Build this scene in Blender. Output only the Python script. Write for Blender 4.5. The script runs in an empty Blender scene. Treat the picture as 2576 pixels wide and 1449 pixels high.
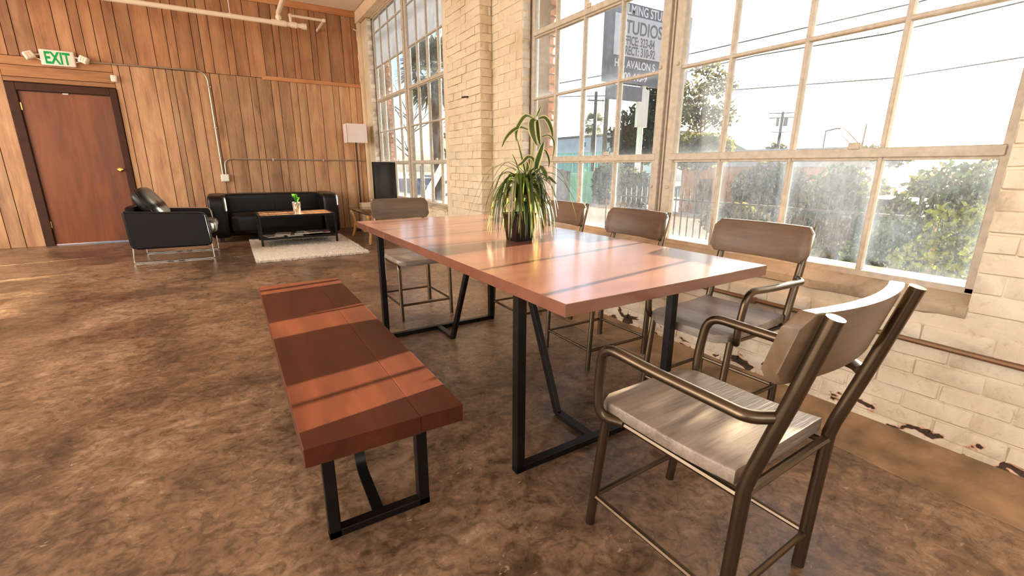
import bpy, bmesh, math, random
from mathutils import Vector, Matrix, noise as mnoise

C = bpy.context.scene.collection
SC = bpy.context.scene
rnd = random.Random(11)

# ------------------------------------------------------------------ camera
CAM_POS = Vector((0.0, 0.0, 1.12))
YAW, PITCH, ROLL, FPX = 0.547458, 0.260288, 0.0040057, 1142.885
fwd = Vector((math.sin(YAW) * math.cos(PITCH), math.cos(YAW) * math.cos(PITCH), -math.sin(PITCH)))
rt0 = Vector((math.cos(YAW), -math.sin(YAW), 0))
up0 = rt0.cross(fwd)
rt = rt0 * math.cos(ROLL) + up0 * math.sin(ROLL)
up = up0 * math.cos(ROLL) - rt0 * math.sin(ROLL)
cam = bpy.data.cameras.new('camera')
cam.sensor_width = 36.0
cam.lens = FPX / 2576.0 * 36.0
cam.clip_end = 400
cam.clip_start = 0.05
camo = bpy.data.objects.new('camera', cam)
C.objects.link(camo)
camo.matrix_world = Matrix(((rt.x, up.x, -fwd.x, 0), (rt.y, up.y, -fwd.y, 0), (rt.z, up.z, -fwd.z, CAM_POS.z), (0, 0, 0, 1)))
SC.camera = camo

# ------------------------------------------------------------------ light
SUN_DIR = Vector((1.0, 0.15, 0.163)).normalized()       # towards the sun
w = bpy.data.worlds.new('world')
SC.world = w
w.use_nodes = True
wn = w.node_tree
wn.nodes.clear()
sky = wn.nodes.new('ShaderNodeTexSky')
sky.sky_type = 'NISHITA'
sky.sun_disc = False
sky.sun_elevation = math.radians(16)
sky.sun_rotation = math.atan2(SUN_DIR.x, SUN_DIR.y)
sky.air_density = 0.7
sky.dust_density = 1.6
sky.ozone_density = 1.0
bg = wn.nodes.new('ShaderNodeBackground')
bg.inputs['Strength'].default_value = 0.38
wo = wn.nodes.new('ShaderNodeOutputWorld')
wn.links.new(sky.outputs[0], bg.inputs[0])
wn.links.new(bg.outputs[0], wo.inputs[0])

sl = bpy.data.lights.new('sun', 'SUN')
sl.energy = 78.0
sl.angle = math.radians(0.6)
sl.color = (1.0, 0.83, 0.62)
so = bpy.data.objects.new('sun', sl)
C.objects.link(so)
so.rotation_euler = SUN_DIR.to_track_quat('Z', 'Y').to_euler()
so.location = (20, 3, 6)


def area(name, loc, target, sx, sy, power, col):
    l = bpy.data.lights.new(name, 'AREA')
    l.shape = 'RECTANGLE'
    l.size, l.size_y, l.energy, l.color = sx, sy, power, col
    o = bpy.data.objects.new(name, l)
    C.objects.link(o)
    o.location = loc
    d = Vector(target) - Vector(loc)
    o.rotation_euler = d.to_track_quat('-Z', 'Y').to_euler()
    return o


# added fill lamps on the unseen left and rear sides of the hall
area('left_fill_light', (-6.8, 4.2, 2.1), (0, 4.2, 1.3), 9.2, 2.6, 630, (1.0, 0.955, 0.89))
area('rear_fill_light', (-1.5, -3.8, 2.2), (0.0, 3.0, 1.3), 6.0, 2.2, 150, (1.0, 0.955, 0.89))
SC.view_settings.view_transform = 'Standard'
SC.view_settings.look = 'None'
SC.view_settings.gamma = 1.0
SC.view_settings.use_curve_mapping = False
SC.view_settings.exposure = 0.0
SC.cycles.use_denoising = True
SC.cycles.max_bounces = 10
SC.cycles.transparent_max_bounces = 16
SC.cycles.sample_clamp_indirect = 6.0
SC.cycles.caustics_reflective = False
SC.cycles.caustics_refractive = False


# ------------------------------------------------------------------ materials
def srgb(r, g, b):
    f = lambda c: (c / 255 / 12.92) if c / 255 <= 0.04045 else ((c / 255 + 0.055) / 1.055) ** 2.4
    return (f(r), f(g), f(b), 1.0)


class NT:
    def __init__(self, name):
        self.m = bpy.data.materials.new(name)
        self.m.use_nodes = True
        self.t = self.m.node_tree
        self.t.nodes.clear()
        self.out = self.n('ShaderNodeOutputMaterial')

    def n(self, typ, **kw):
        nd = self.t.nodes.new(typ)
        for k, v in kw.items():
            setattr(nd, k, v)
        return nd

    def l(self, a, b):
        self.t.links.new(a, b)

    def pbsdf(self, rough=0.5, metal=0.0, spec=0.5, coat=0.0, coat_rough=0.12, coat_ior=1.5):
        p = self.n('ShaderNodeBsdfPrincipled')
        p.inputs['Roughness'].default_value = rough
        p.inputs['Metallic'].default_value = metal
        p.inputs['Specular IOR Level'].default_value = spec
        p.inputs['Coat Weight'].default_value = coat
        p.inputs['Coat Roughness'].default_value = coat_rough
        p.inputs['Coat IOR'].default_value = coat_ior
        self.l(p.outputs[0], self.out.inputs[0])
        return p

    def coord(self, world=False, scale=(1, 1, 1), rot=(0, 0, 0), rand=False):
        mp = self.n('ShaderNodeMapping')
        mp.inputs['Scale'].default_value = scale
        mp.inputs['Rotation'].default_value = rot
        if world:
            g = self.n('ShaderNodeNewGeometry')
            self.l(g.outputs['Position'], mp.inputs[0])
        else:
            g = self.n('ShaderNodeTexCoord')
            self.l(g.outputs['Object'], mp.inputs[0])
        if rand:
            oi = self.n('ShaderNodeObjectInfo')
            mu = self.n('ShaderNodeVectorMath', operation='SCALE')
            cb = self.n('ShaderNodeCombineXYZ')
            for k in range(3):
                self.l(oi.outputs['Random'], cb.inputs[k])
            self.l(cb.outputs[0], mu.inputs[0])
            mu.inputs['Scale'].default_value = 37.0
            self.l(mu.outputs[0], mp.inputs['Location'])
        return mp.outputs[0]

    def noise(self, co, scale, detail=4, rough=0.55, dist=0.0):
        nz = self.n('ShaderNodeTexNoise')
        nz.inputs['Scale'].default_value = scale
        nz.inputs['Detail'].default_value = detail
        nz.inputs['Roughness'].default_value = rough
        nz.inputs['Distortion'].default_value = dist
        self.l(co, nz.inputs['Vector'])
        return nz.outputs['Fac']

    def ramp(self, fac, stops, interp='LINEAR'):
        r = self.n('ShaderNodeValToRGB')
        r.color_ramp.interpolation = interp
        el = r.color_ramp.elements
        while len(el) < len(stops):
            el.new(0.5)
        for e, (p, c) in zip(el, stops):
            e.position = p
            e.color = c if len(c) == 4 else (*c, 1)
        self.l(fac, r.inputs[0])
        return r.outputs[0]

    def mix(self, fac, a, b, mode='MIX'):
        mx = self.n('ShaderNodeMix', data_type='RGBA', blend_type=mode)
        for k, v in ((0, fac), (6, a), (7, b)):
            if isinstance(v, (int, float)):
                mx.inputs[k].default_value = v
            elif isinstance(v, tuple):
                mx.inputs[k].default_value = v
            else:
                self.l(v, mx.inputs[k])
        return mx.outputs[2]

    def math(self, op, a, b=None, clamp=False):
        m = self.n('ShaderNodeMath', operation=op, use_clamp=clamp)
        for k, v in ((0, a), (1, b)):
            if v is None:
                continue
            if isinstance(v, (int, float)):
                m.inputs[k].default_value = v
            else:
                self.l(v, m.inputs[k])
        return m.outputs[0]

    def bump(self, p, h, strength=0.3, dist=0.01):
        b = self.n('ShaderNodeBump')
        b.inputs['Strength'].default_value = strength
        b.inputs['Distance'].default_value = dist
        self.l(h, b.inputs['Height'])
        self.l(b.outputs[0], p.inputs['Normal'])


def plain(name, col, rough=0.5, metal=0.0, spec=0.5, var=0.12, scale=9, bump=0.0, coat=0.0):
    t = NT(name)
    p = t.pbsdf(rough, metal, spec, coat)
    co = t.coord()
    f = t.noise(co, scale)
    a = tuple(c * (1 - var) for c in col[:3]) + (1,)
    b = tuple(min(1, c * (1 + var)) for c in col[:3]) + (1,)
    t.l(t.ramp(f, [(0.3, a), (0.7, b)]), p.inputs['Base Color'])
    if bump:
        t.bump(p, t.noise(co, scale * 6, 3), bump, 0.004)
    return t.m


def wood(name, dark, mid, light, axis=1, grain=14.0, rough=0.45, coat=0.0, rand=True, randamt=0.35, bump=0.15, spec=0.5, world=False, coat_rough=0.12, coat_ior=1.5):
    """streaky grain along one object axis, each object shifted and toned by its own random value"""
    t = NT(name)
    p = t.pbsdf(rough, 0, spec, coat, coat_rough, coat_ior)
    sc = [1.0, 1.0, 1.0]
    sc[axis] = 0.07
    co = t.coord(scale=tuple(sc), rand=rand, world=world)
    warp = t.noise(co, grain * 0.25, 3, 0.5, 1.2)
    fine = t.noise(co, grain * 4, 5, 0.65)
    sc2 = [1.0, 1.0, 1.0]
    sc2[axis] = 0.28
    co2 = t.coord(scale=tuple(sc2), rand=rand, world=world)
    blot = t.noise(co2, 5.0, 4, 0.6, 1.0)
    f = t.math('ADD', t.math('MULTIPLY', warp, 0.45), t.math('MULTIPLY', fine, 0.25))
    f = t.math('ADD', f, t.math('MULTIPLY', blot, 0.35))
    col = t.ramp(f, [(0.36, dark), (0.53, mid), (0.70, light)])
    if rand:
        oi = t.n('ShaderNodeObjectInfo')
        tone = t.ramp(oi.outputs['Random'], [(0.0, (1 - randamt,) * 3), (0.5, (1, 0.98, 0.96)), (1.0, (1 + randamt * 0.5,) * 3)])
        col = t.mix(1.0, col, tone, 'MULTIPLY')
    t.l(col, p.inputs['Base Color'])
    if bump:
        t.bump(p, fine, bump, 0.003)
    return t.m


def mat_floor():
    t = NT('stained_concrete')
    p = t.pbsdf(0.32, 0, 0.45)
    co = t.coord(world=True)
    co2 = t.coord(world=True, scale=(1, 1.35, 1), rot=(0, 0, 0.5))
    big = t.noise(co, 0.9, 5, 0.6, 0.6)
    med = t.noise(co2, 6.0, 9, 0.70, 1.3)
    fine = t.noise(co, 26, 6, 0.7, 1.0)
    f = t.math('ADD', t.math('MULTIPLY', big, 0.50), t.math('ADD', t.math('MULTIPLY', med, 0.34), t.math('MULTIPLY', fine, 0.16)))
    col = t.ramp(f, [(0.38, srgb(66, 50, 38)), (0.46, srgb(106, 83, 63)), (0.53, srgb(142, 114, 88)), (0.60, srgb(174, 146, 118)), (0.70, srgb(210, 186, 160))])
    blot = t.noise(t.coord(world=True, rot=(0, 0, 0.9)), 16, 4, 0.62, 1.6)
    dk = t.ramp(blot, [(0.0, (0.50, 0.47, 0.45)), (0.40, (0.62, 0.60, 0.58)), (0.50, (1, 1, 1)), (0.60, (1.02, 1.02, 1.02)), (0.68, (1.34, 1.34, 1.36))])
    col = t.mix(0.85, col, dk, 'MULTIPLY')
    vor = t.noise(t.coord(world=True, scale=(1, 1.7, 1), rot=(0, 0, 2.0)), 19, 3, 0.5, 2.0)
    chips = t.ramp(vor, [(0.0, (0, 0, 0)), (0.69, (0, 0, 0)), (0.74, (1, 1, 1))])
    col = t.mix(t.math('MULTIPLY', chips, 0.6), col, srgb(196, 172, 146))
    t.l(col, p.inputs['Base Color'])
    t.l(t.ramp(med, [(0.3, (0.24,) * 3), (0.7, (0.42,) * 3)]), p.inputs['Roughness'])
    t.bump(p, t.math('ADD', med, t.math('MULTIPLY', fine, 0.5)), 0.05, 0.006)
    return t.m


def mat_brick(name, base, pale, dirt, chips=True, rough=0.75):
    t = NT(name)
    p = t.pbsdf(rough, 0, 0.3)
    co = t.coord(world=True)
    n1 = t.noise(co, 3.0, 6, 0.65, 0.6)
    n2 = t.noise(co, 34, 5, 0.6, 0.5)
    col = t.ramp(n1, [(0.30, dirt), (0.45, base), (0.66, pale)])
    fine = t.ramp(n2, [(0.30, (0.78, 0.76, 0.73)), (0.42, (1, 1, 1))])
    col = t.mix(0.8, col, fine, 'MULTIPLY')
    if chips:
        # broken paint near the floor: dark holes with a pinkish rim
        sp = t.n('ShaderNodeSeparateXYZ')
        g = t.n('ShaderNodeNewGeometry')
        t.l(g.outputs['Position'], sp.inputs[0])
        zband = t.ramp(sp.outputs['Z'], [(0.0, (1, 1, 1)), (0.10, (0.9,) * 3), (0.16, (0.35,) * 3), (0.24, (0, 0, 0))])
        n3 = t.noise(t.coord(world=True, scale=(1, 0.8, 1.4)), 10.0, 3, 0.5, 0.7)
        hole = t.math('MULTIPLY', n3, t.math('ADD', t.math('MULTIPLY', zband, 0.34), 0.72))
        rim = t.ramp(hole, [(0.0, (0, 0, 0)), (0.575, (0, 0, 0)), (0.595, (1, 1, 1))])
        core = t.ramp(hole, [(0.0, (0, 0, 0)), (0.605, (0, 0, 0)), (0.615, (1, 1, 1))])
        col = t.mix(rim, col, srgb(206, 160, 130))
        col = t.mix(core, col, t.mix(n2, srgb(38, 28, 22), srgb(92, 72, 56)))
    t.l(col, p.inputs['Base Color'])
    t.bump(p, t.math('ADD', n2, t.math('MULTIPLY', n1, 1.5)), 0.55, 0.010)
    return t.m


def mat_glass(name, d0, d1, edge, wavy=0.0, film_col=(0.62, 0.76, 0.98, 1)):
    """window pane: clear sheet with a film of dust that scatters the sunlight"""
    t = NT(name)
    co = t.coord(world=True)
    a = t.noise(co, 2.3, 5, 0.6, 0.8)
    b = t.noise(t.coord(world=True, scale=(1, 5, 0.8)), 9, 6, 0.7, 0.6)
    c = t.noise(co, 60, 4, 0.7, 1.0)
    f = t.math('ADD', t.math('MULTIPLY', a, 0.5), t.math('ADD', t.math('MULTIPLY', b, 0.25), t.math('MULTIPLY', c, 0.25)))
    mr = t.n('ShaderNodeMapRange')
    mr.inputs['From Min'].default_value = 0.36
    mr.inputs['From Max'].default_value = 0.66
    mr.inputs['To Min'].default_value = d0
    mr.inputs['To Max'].default_value = d1
    t.l(f, mr.inputs['Value'])
    # dirt along the putty, its film also imitating a pale glow at the borders
    tc = t.n('ShaderNodeTexCoord')
    sp = t.n('ShaderNodeSeparateXYZ')
    t.l(tc.outputs['Generated'], sp.inputs[0])
    ey = t.math('MINIMUM', sp.outputs['Y'], t.math('SUBTRACT', 1.0, sp.outputs['Y']))
    ez = t.math('MINIMUM', sp.outputs['Z'], t.math('MULTIPLY', t.math('SUBTRACT', 1.0, sp.outputs['Z']), 2.0))
    em = t.math('ADD', t.math('MINIMUM', ey, ez), t.math('MULTIPLY', t.math('SUBTRACT', c, 0.5), 0.08))
    er = t.ramp(em, [(0.0, (1, 1, 1)), (0.05, (0.35,) * 3), (0.13, (0, 0, 0))])
    sp2 = t.ramp(t.noise(t.coord(world=True, scale=(1, 1.6, 0.7)), 85, 3, 0.6, 1.5), [(0.0, (0, 0, 0)), (0.56, (0, 0, 0)), (0.70, (1, 1, 1))])
    dust = t.math('ADD', mr.outputs[0], t.math('MULTIPLY', er, edge), clamp=True)
    dust = t.math('ADD', dust, t.math('MULTIPLY', sp2, d1 * 1.2), clamp=True)
    tr = t.n('ShaderNodeBsdfTransparent')
    tr.inputs[0].default_value = (0.96, 0.98, 0.97, 1)
    tl = t.n('ShaderNodeBsdfTranslucent')
    tl.inputs[0].default_value = film_col
    df = t.n('ShaderNodeBsdfDiffuse')
    df.inputs[0].default_value = (0.55, 0.52, 0.46, 1)
    gl = t.n('ShaderNodeBsdfGlossy')
    gl.inputs['Roughness'].default_value = 0.05 + wavy
    fr = t.n('ShaderNodeFresnel')
    fr.inputs['IOR'].default_value = 1.45
    film = t.n('ShaderNodeMixShader')
    film.inputs[0].default_value = 0.35
    t.l(tl.outputs[0], film.inputs[1])
    t.l(df.outputs[0], film.inputs[2])
    m1 = t.n('ShaderNodeMixShader')
    t.l(dust, m1.inputs[0])
    t.l(tr.outputs[0], m1.inputs[1])
    t.l(film.outputs[0], m1.inputs[2])
    m2 = t.n('ShaderNodeMixShader')
    bf = t.n('ShaderNodeNewGeometry')
    t.l(t.math('MULTIPLY', fr.outputs[0], t.math('SUBTRACT', 1.0, bf.outputs['Backfacing'])), m2.inputs[0])
    t.l(m1.outputs[0], m2.inputs[1])
    t.l(gl.outputs[0], m2.inputs[2])
    t.l(m2.outputs[0], t.out.inputs[0])
    return t.m


def mat_leaf(name, dark, light, edge=None, tip=None, trans=0.4, rough=0.4):
    """leaf: UV x across the blade, y from base to tip"""
    t = NT(name)
    uv = t.n('ShaderNodeUVMap')
    sp = t.n('ShaderNodeSeparateXYZ')
    t.l(uv.outputs[0], sp.inputs[0])
    oi = t.n('ShaderNodeObjectInfo')
    col = t.mix(oi.outputs['Random'], dark, light)
    if edge:
        d = t.math('ABSOLUTE', t.math('SUBTRACT', sp.outputs['X'], 0.5))
        col = t.mix(t.ramp(d, [(0.0, (0, 0, 0)), (0.27, (0, 0, 0)), (0.34, (1, 1, 1))]), col, edge)
    if tip:
        tm = t.ramp(sp.outputs['Y'], [(0.0, (0, 0, 0)), (0.72, (0, 0, 0)), (0.95, (1, 1, 1))])
        gate = t.ramp(oi.outputs['Random'], [(0.55, (0, 0, 0)), (0.62, (1, 1, 1))])
        col = t.mix(t.math('MULTIPLY', tm, gate), col, tip)
    p = t.n('ShaderNodeBsdfPrincipled')
    p.inputs['Roughness'].default_value = rough
    t.l(col, p.inputs['Base Color'])
    tl = t.n('ShaderNodeBsdfTranslucent')
    t.l(col, tl.inputs[0])
    mx = t.n('ShaderNodeMixShader')
    mx.inputs[0].default_value = trans
    t.l(p.outputs[0], mx.inputs[1])
    t.l(tl.outputs[0], mx.inputs[2])
    t.l(mx.outputs[0], t.out.inputs[0])
    return t.m


def mat_foliage(name, dark, light, trans=0.35):
    t = NT(name)
    co = t.coord(world=True)
    f = t.noise(co, 3.5, 6, 0.75)
    col = t.ramp(f, [(0.35, dark), (0.65, light)])
    p = t.n('ShaderNodeBsdfDiffuse')
    t.l(col, p.inputs[0])
    tl = t.n('ShaderNodeBsdfTranslucent')
    t.l(col, tl.inputs[0])
    mx = t.n('ShaderNodeMixShader')
    mx.inputs[0].default_value = trans
    t.l(p.outputs[0], mx.inputs[1])
    t.l(tl.outputs[0], mx.inputs[2])
    t.l(mx.outputs[0], t.out.inputs[0])
    return t.m


def emit(name, col, s):
    t = NT(name)
    e = t.n('ShaderNodeEmission')
    e.inputs[0].default_value = col
    e.inputs[1].default_value = s
    t.l(e.outputs[0], t.out.inputs[0])
    return t.m


M = {}
M['floor'] = mat_floor()
M['brick'] = mat_brick('painted_brick', srgb(222, 206, 180), srgb(236, 222, 198), srgb(188, 170, 144))
M['brick_pier'] = mat_brick('painted_pier_brick', srgb(212, 194, 164), srgb(220, 204, 178), srgb(198, 178, 146), chips=False)
M['brick_grey'] = mat_brick('pale_reveal_brick', srgb(214, 206, 194), srgb(232, 226, 214), srgb(170, 156, 138), chips=False)
M['brick_out'] = mat_brick('weathered_pink_brick', srgb(176, 136, 120), srgb(198, 160, 144), srgb(118, 92, 80), chips=False)
M['mortar_out'] = mat_brick('outer_mortar', srgb(128, 116, 104), srgb(152, 138, 124), srgb(90, 80, 70), chips=False)
M['sill'] = mat_brick('sill_plaster', srgb(176, 158, 134), srgb(196, 178, 152), srgb(140, 122, 100), chips=False)
M['kerb'] = plain('worn_cement', srgb(150, 122, 92), 0.6, var=0.45, scale=6, bump=0.5)
M['plank_lo'] = wood('plank_panel_lower', srgb(124, 88, 58), srgb(180, 136, 96), srgb(208, 170, 128), axis=2, grain=16, rough=0.5, randamt=0.24)
M['plank_hi'] = wood('plank_panel_upper', srgb(116, 76, 48), srgb(166, 116, 76), srgb(194, 148, 106), axis=2, grain=14, rough=0.5, randamt=0.24)
M['plank_h'] = wood('plank_panel_header', srgb(112, 70, 40), srgb(160, 108, 64), srgb(186, 134, 86), axis=0, grain=14, rough=0.5, randamt=0.2)
M['gap'] = plain('dark_gap', srgb(46, 26, 14), 0.9)
M['trim_wood'] = wood('trim_wood', srgb(150, 92, 52), srgb(190, 128, 80), srgb(212, 156, 106), axis=0, rough=0.45, rand=False)
M['door'] = wood('door_veneer', srgb(92, 46, 20), srgb(124, 66, 28), srgb(142, 80, 38), axis=2, grain=6, rough=0.4, rand=False, bump=0.05)
M['door_frame'] = plain('dark_brown_paint', srgb(64, 35, 22), 0.6, var=0.2, spec=0.25)
M['ceiling'] = plain('ceiling_paint', srgb(238, 222, 208), 0.8, var=0.04, scale=2)
M['beam'] = plain('beam_paint', srgb(226, 198, 162), 0.6, var=0.1, scale=4)
M['wallpaint'] = plain('plain_cream_paint', srgb(214, 190, 158), 0.8, var=0.06, scale=2)
M['frame'] = plain('window_frame_paint', srgb(186, 174, 156), 0.5, var=0.16, scale=30, bump=0.3)
M['frame_dark'] = plain('putty_and_gap_shade', srgb(104, 84, 66), 0.7, var=0.3, scale=20)  # putty colour, also the dark painted into the jamb gaps
M['glass_clear'] = mat_glass('pane_clear', 0.0, 0.004, 0.012)
M['glass_mid'] = mat_glass('pane_dusty', 0.0, 0.012, 0.022)
M['glass_low'] = mat_glass('pane_grimy', 0.0, 0.024, 0.03, 0.1)
M['glass_frost'] = mat_glass('pane_frosted', 0.80, 0.94, 0.05, 0.2, (0.125, 0.148, 0.185, 1))
M['table'] = wood('table_varnish', srgb(98, 56, 42), srgb(118, 70, 52), srgb(134, 86, 64), axis=0, grain=5, rough=0.35, coat=1.0, rand=False, world=True, bump=0.0, coat_rough=0.17, coat_ior=1.62)
M['bench'] = wood('bench_varnish', srgb(62, 29, 17), srgb(84, 40, 22), srgb(104, 54, 30), axis=1, grain=9, rough=0.42, coat=0.0, randamt=0.2, bump=0.04, spec=0.3)
M['iron'] = plain('black_steel', srgb(30, 28, 27), 0.35, 0.6, var=0.3, scale=14)
M['bronze'] = plain('dark_bronze_steel', srgb(98, 84, 68), 0.30, 0.9, var=0.14, scale=12)
M['seat'] = wood('weathered_seat', srgb(74, 64, 56), srgb(138, 124, 110), srgb(176, 162, 146), axis=0, grain=18, rough=0.30, randamt=0.12, bump=0.9)
M['back'] = wood('weathered_back', srgb(70, 52, 40), srgb(104, 80, 60), srgb(126, 100, 76), axis=0, grain=12, rough=0.48, randamt=0.1, bump=0.2)
M['back_pale'] = wood('weathered_back_pale', srgb(70, 56, 42), srgb(104, 84, 64), srgb(132, 108, 84), axis=0, grain=12, rough=0.42, randamt=0.1, bump=0.2)
M['leather'] = plain('black_leather', srgb(12, 10, 9), 0.36, 0, 0.28, var=0.25, scale=12, bump=0.12)
M['chrome'] = plain('chrome', srgb(222, 214, 204), 0.1, 1.0, var=0.03)
M['brass'] = plain('brass', srgb(216, 176, 104), 0.2, 1.0, var=0.08)
M['white'] = plain('white_plastic', srgb(236, 226, 212), 0.4, var=0.04)
M['exit_face'] = plain('exit_face', srgb(238, 228, 212), 0.35, var=0.03)
M['green'] = emit('exit_green', srgb(58, 190, 96), 0.75)
M['pipe'] = plain('painted_pipe', srgb(240, 220, 194), 0.4, var=0.06)
M['conduit'] = plain('galvanised_conduit', srgb(176, 164, 146), 0.35, 0.7, var=0.1)
M['conduit_brown'] = plain('brown_conduit', srgb(132, 100, 72), 0.4, 0.5, var=0.1)
M['rug'] = plain('sheepskin', srgb(232, 222, 204), 0.95, var=0.10, scale=26, bump=0.8)
M['black_gloss'] = plain('black_gloss', srgb(12, 11, 11), 0.2, 0, 0.3, var=0.1)
M['screen'] = plain('tv_screen', srgb(20, 16, 14), 0.18, 0, 0.5, var=0.1)
M['shade'] = plain('lamp_shade_cloth', srgb(226, 206, 196), 0.8, var=0.03)
M['pole'] = plain('dark_lamp_pole', srgb(52, 36, 30), 0.4, 0.4)
M['gold_wood'] = wood('honey_wood', srgb(132, 88, 42), srgb(182, 132, 72), srgb(206, 160, 98), axis=2, rough=0.4)
M['card'] = plain('cream_card', srgb(222, 198, 160), 0.8, var=0.05)
M['silver'] = plain('hammered_silver', srgb(216, 206, 194), 0.14, 1.0, var=0.1, scale=30)
M['soil'] = plain('soil', srgb(42, 32, 24), 0.95, var=0.4, scale=40)
M['leaf_var'] = mat_leaf('variegated_leaf', srgb(52, 76, 34), srgb(92, 112, 48), edge=srgb(226, 218, 160), trans=0.4)
M['leaf_grass'] = mat_leaf('grassy_leaf', srgb(34, 54, 20), srgb(112, 134, 52), tip=srgb(226, 178, 96), trans=0.45)
M['leaf_pale'] = mat_leaf('pale_grassy_leaf', srgb(196, 200, 150), srgb(232, 226, 190), trans=0.5)
M['leaf_small'] = mat_leaf('bright_leaf', srgb(34, 92, 22), srgb(86, 148, 40), trans=0.3)
M['stem'] = plain('plant_stem', srgb(168, 158, 92), 0.6)
M['coffee_top'] = wood('coffee_table_boards', srgb(96, 66, 44), srgb(146, 106, 74), srgb(176, 138, 102), axis=1, grain=12, rough=0.3, randamt=0.2, coat=0.2)
M['page'] = plain('paper_edge', srgb(226, 212, 190), 0.8)


def mat_tableglass():
    t = NT('tinted_table_glass')
    tr = t.n('ShaderNodeBsdfTransparent')
    tr.inputs[0].default_value = (0.42, 0.38, 0.33, 1)
    gl = t.n('ShaderNodeBsdfGlossy')
    gl.inputs['Roughness'].default_value = 0.02
    fr = t.n('ShaderNodeFresnel')
    fr.inputs['IOR'].default_value = 1.9
    m = t.n('ShaderNodeMixShader')
    bf = t.n('ShaderNodeNewGeometry')
    t.l(t.math('MULTIPLY', fr.outputs[0], t.math('SUBTRACT', 1.0, bf.outputs['Backfacing'])), m.inputs[0])
    t.l(tr.outputs[0], m.inputs[1])
    t.l(gl.outputs[0], m.inputs[2])
    t.l(m.outputs[0], t.out.inputs[0])
    return t.m


M['tglass'] = mat_tableglass()
# outside
M['ground'] = plain('street_ground', srgb(112, 104, 94), 0.9, var=0.25, scale=1.2)
M['stucco'] = plain('white_stucco', srgb(244, 238, 230), 0.9, var=0.08, scale=1.5)
M['orange_wall'] = plain('tan_house_wall', srgb(178, 124, 84), 0.9, var=0.15, scale=1.5)
M['roof'] = plain('roof_shingle', srgb(150, 140, 130), 0.9, var=0.2)
M['green_metal'] = plain('green_corrugated', srgb(134, 206, 172), 0.6, var=0.12, scale=3)
M['grey_metal'] = plain('grey_sheet', srgb(128, 122, 114), 0.6, var=0.2, scale=3)
M['timber_pole'] = plain('pole_timber', srgb(86, 76, 68), 0.9, var=0.2)
M['wire'] = plain('cable_black', srgb(60, 58, 56), 0.8)
M['sign_dark'] = plain('sign_dark', srgb(112, 116, 126), 0.7, var=0.15, scale=4)
M['sign_light'] = plain('sign_light', srgb(206, 208, 216), 0.7, var=0.04, scale=4)
M['sign_white'] = plain('sign_white', srgb(232, 232, 236), 0.7, var=0.04, scale=4)
M['sign_ink'] = plain('sign_ink', srgb(112, 114, 120), 0.7, var=0.06)
M['trunk'] = plain('bark', srgb(122, 106, 90), 0.95, var=0.3, scale=6)
M['fol_dark'] = mat_foliage('foliage_dark', srgb(24, 34, 16), srgb(62, 74, 34), 0.2)
M['fol_mid'] = mat_foliage('foliage_mid', srgb(60, 66, 26), srgb(128, 122, 54), 0.3)
M['fol_olive'] = mat_foliage('foliage_olive', srgb(58, 58, 34), srgb(108, 102, 60), 0.25)
M['fol_bright'] = mat_foliage('foliage_bright', srgb(40, 58, 16), srgb(112, 122, 40), 0.3)
M['palm'] = mat_foliage('palm_frond', srgb(92, 100, 76), srgb(146, 150, 118), 0.3)
M['iron_fence'] = plain('fence_iron', srgb(40, 36, 34), 0.6, 0.3)
M['car'] = plain('car_paint', srgb(46, 50, 58), 0.25, 0.3)
M['white_rail'] = plain('white_painted_board', srgb(232, 228, 224), 0.7, var=0.04)
M['blue'] = plain('blue_barrier', srgb(70, 96, 140), 0.7, var=0.15)


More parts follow.
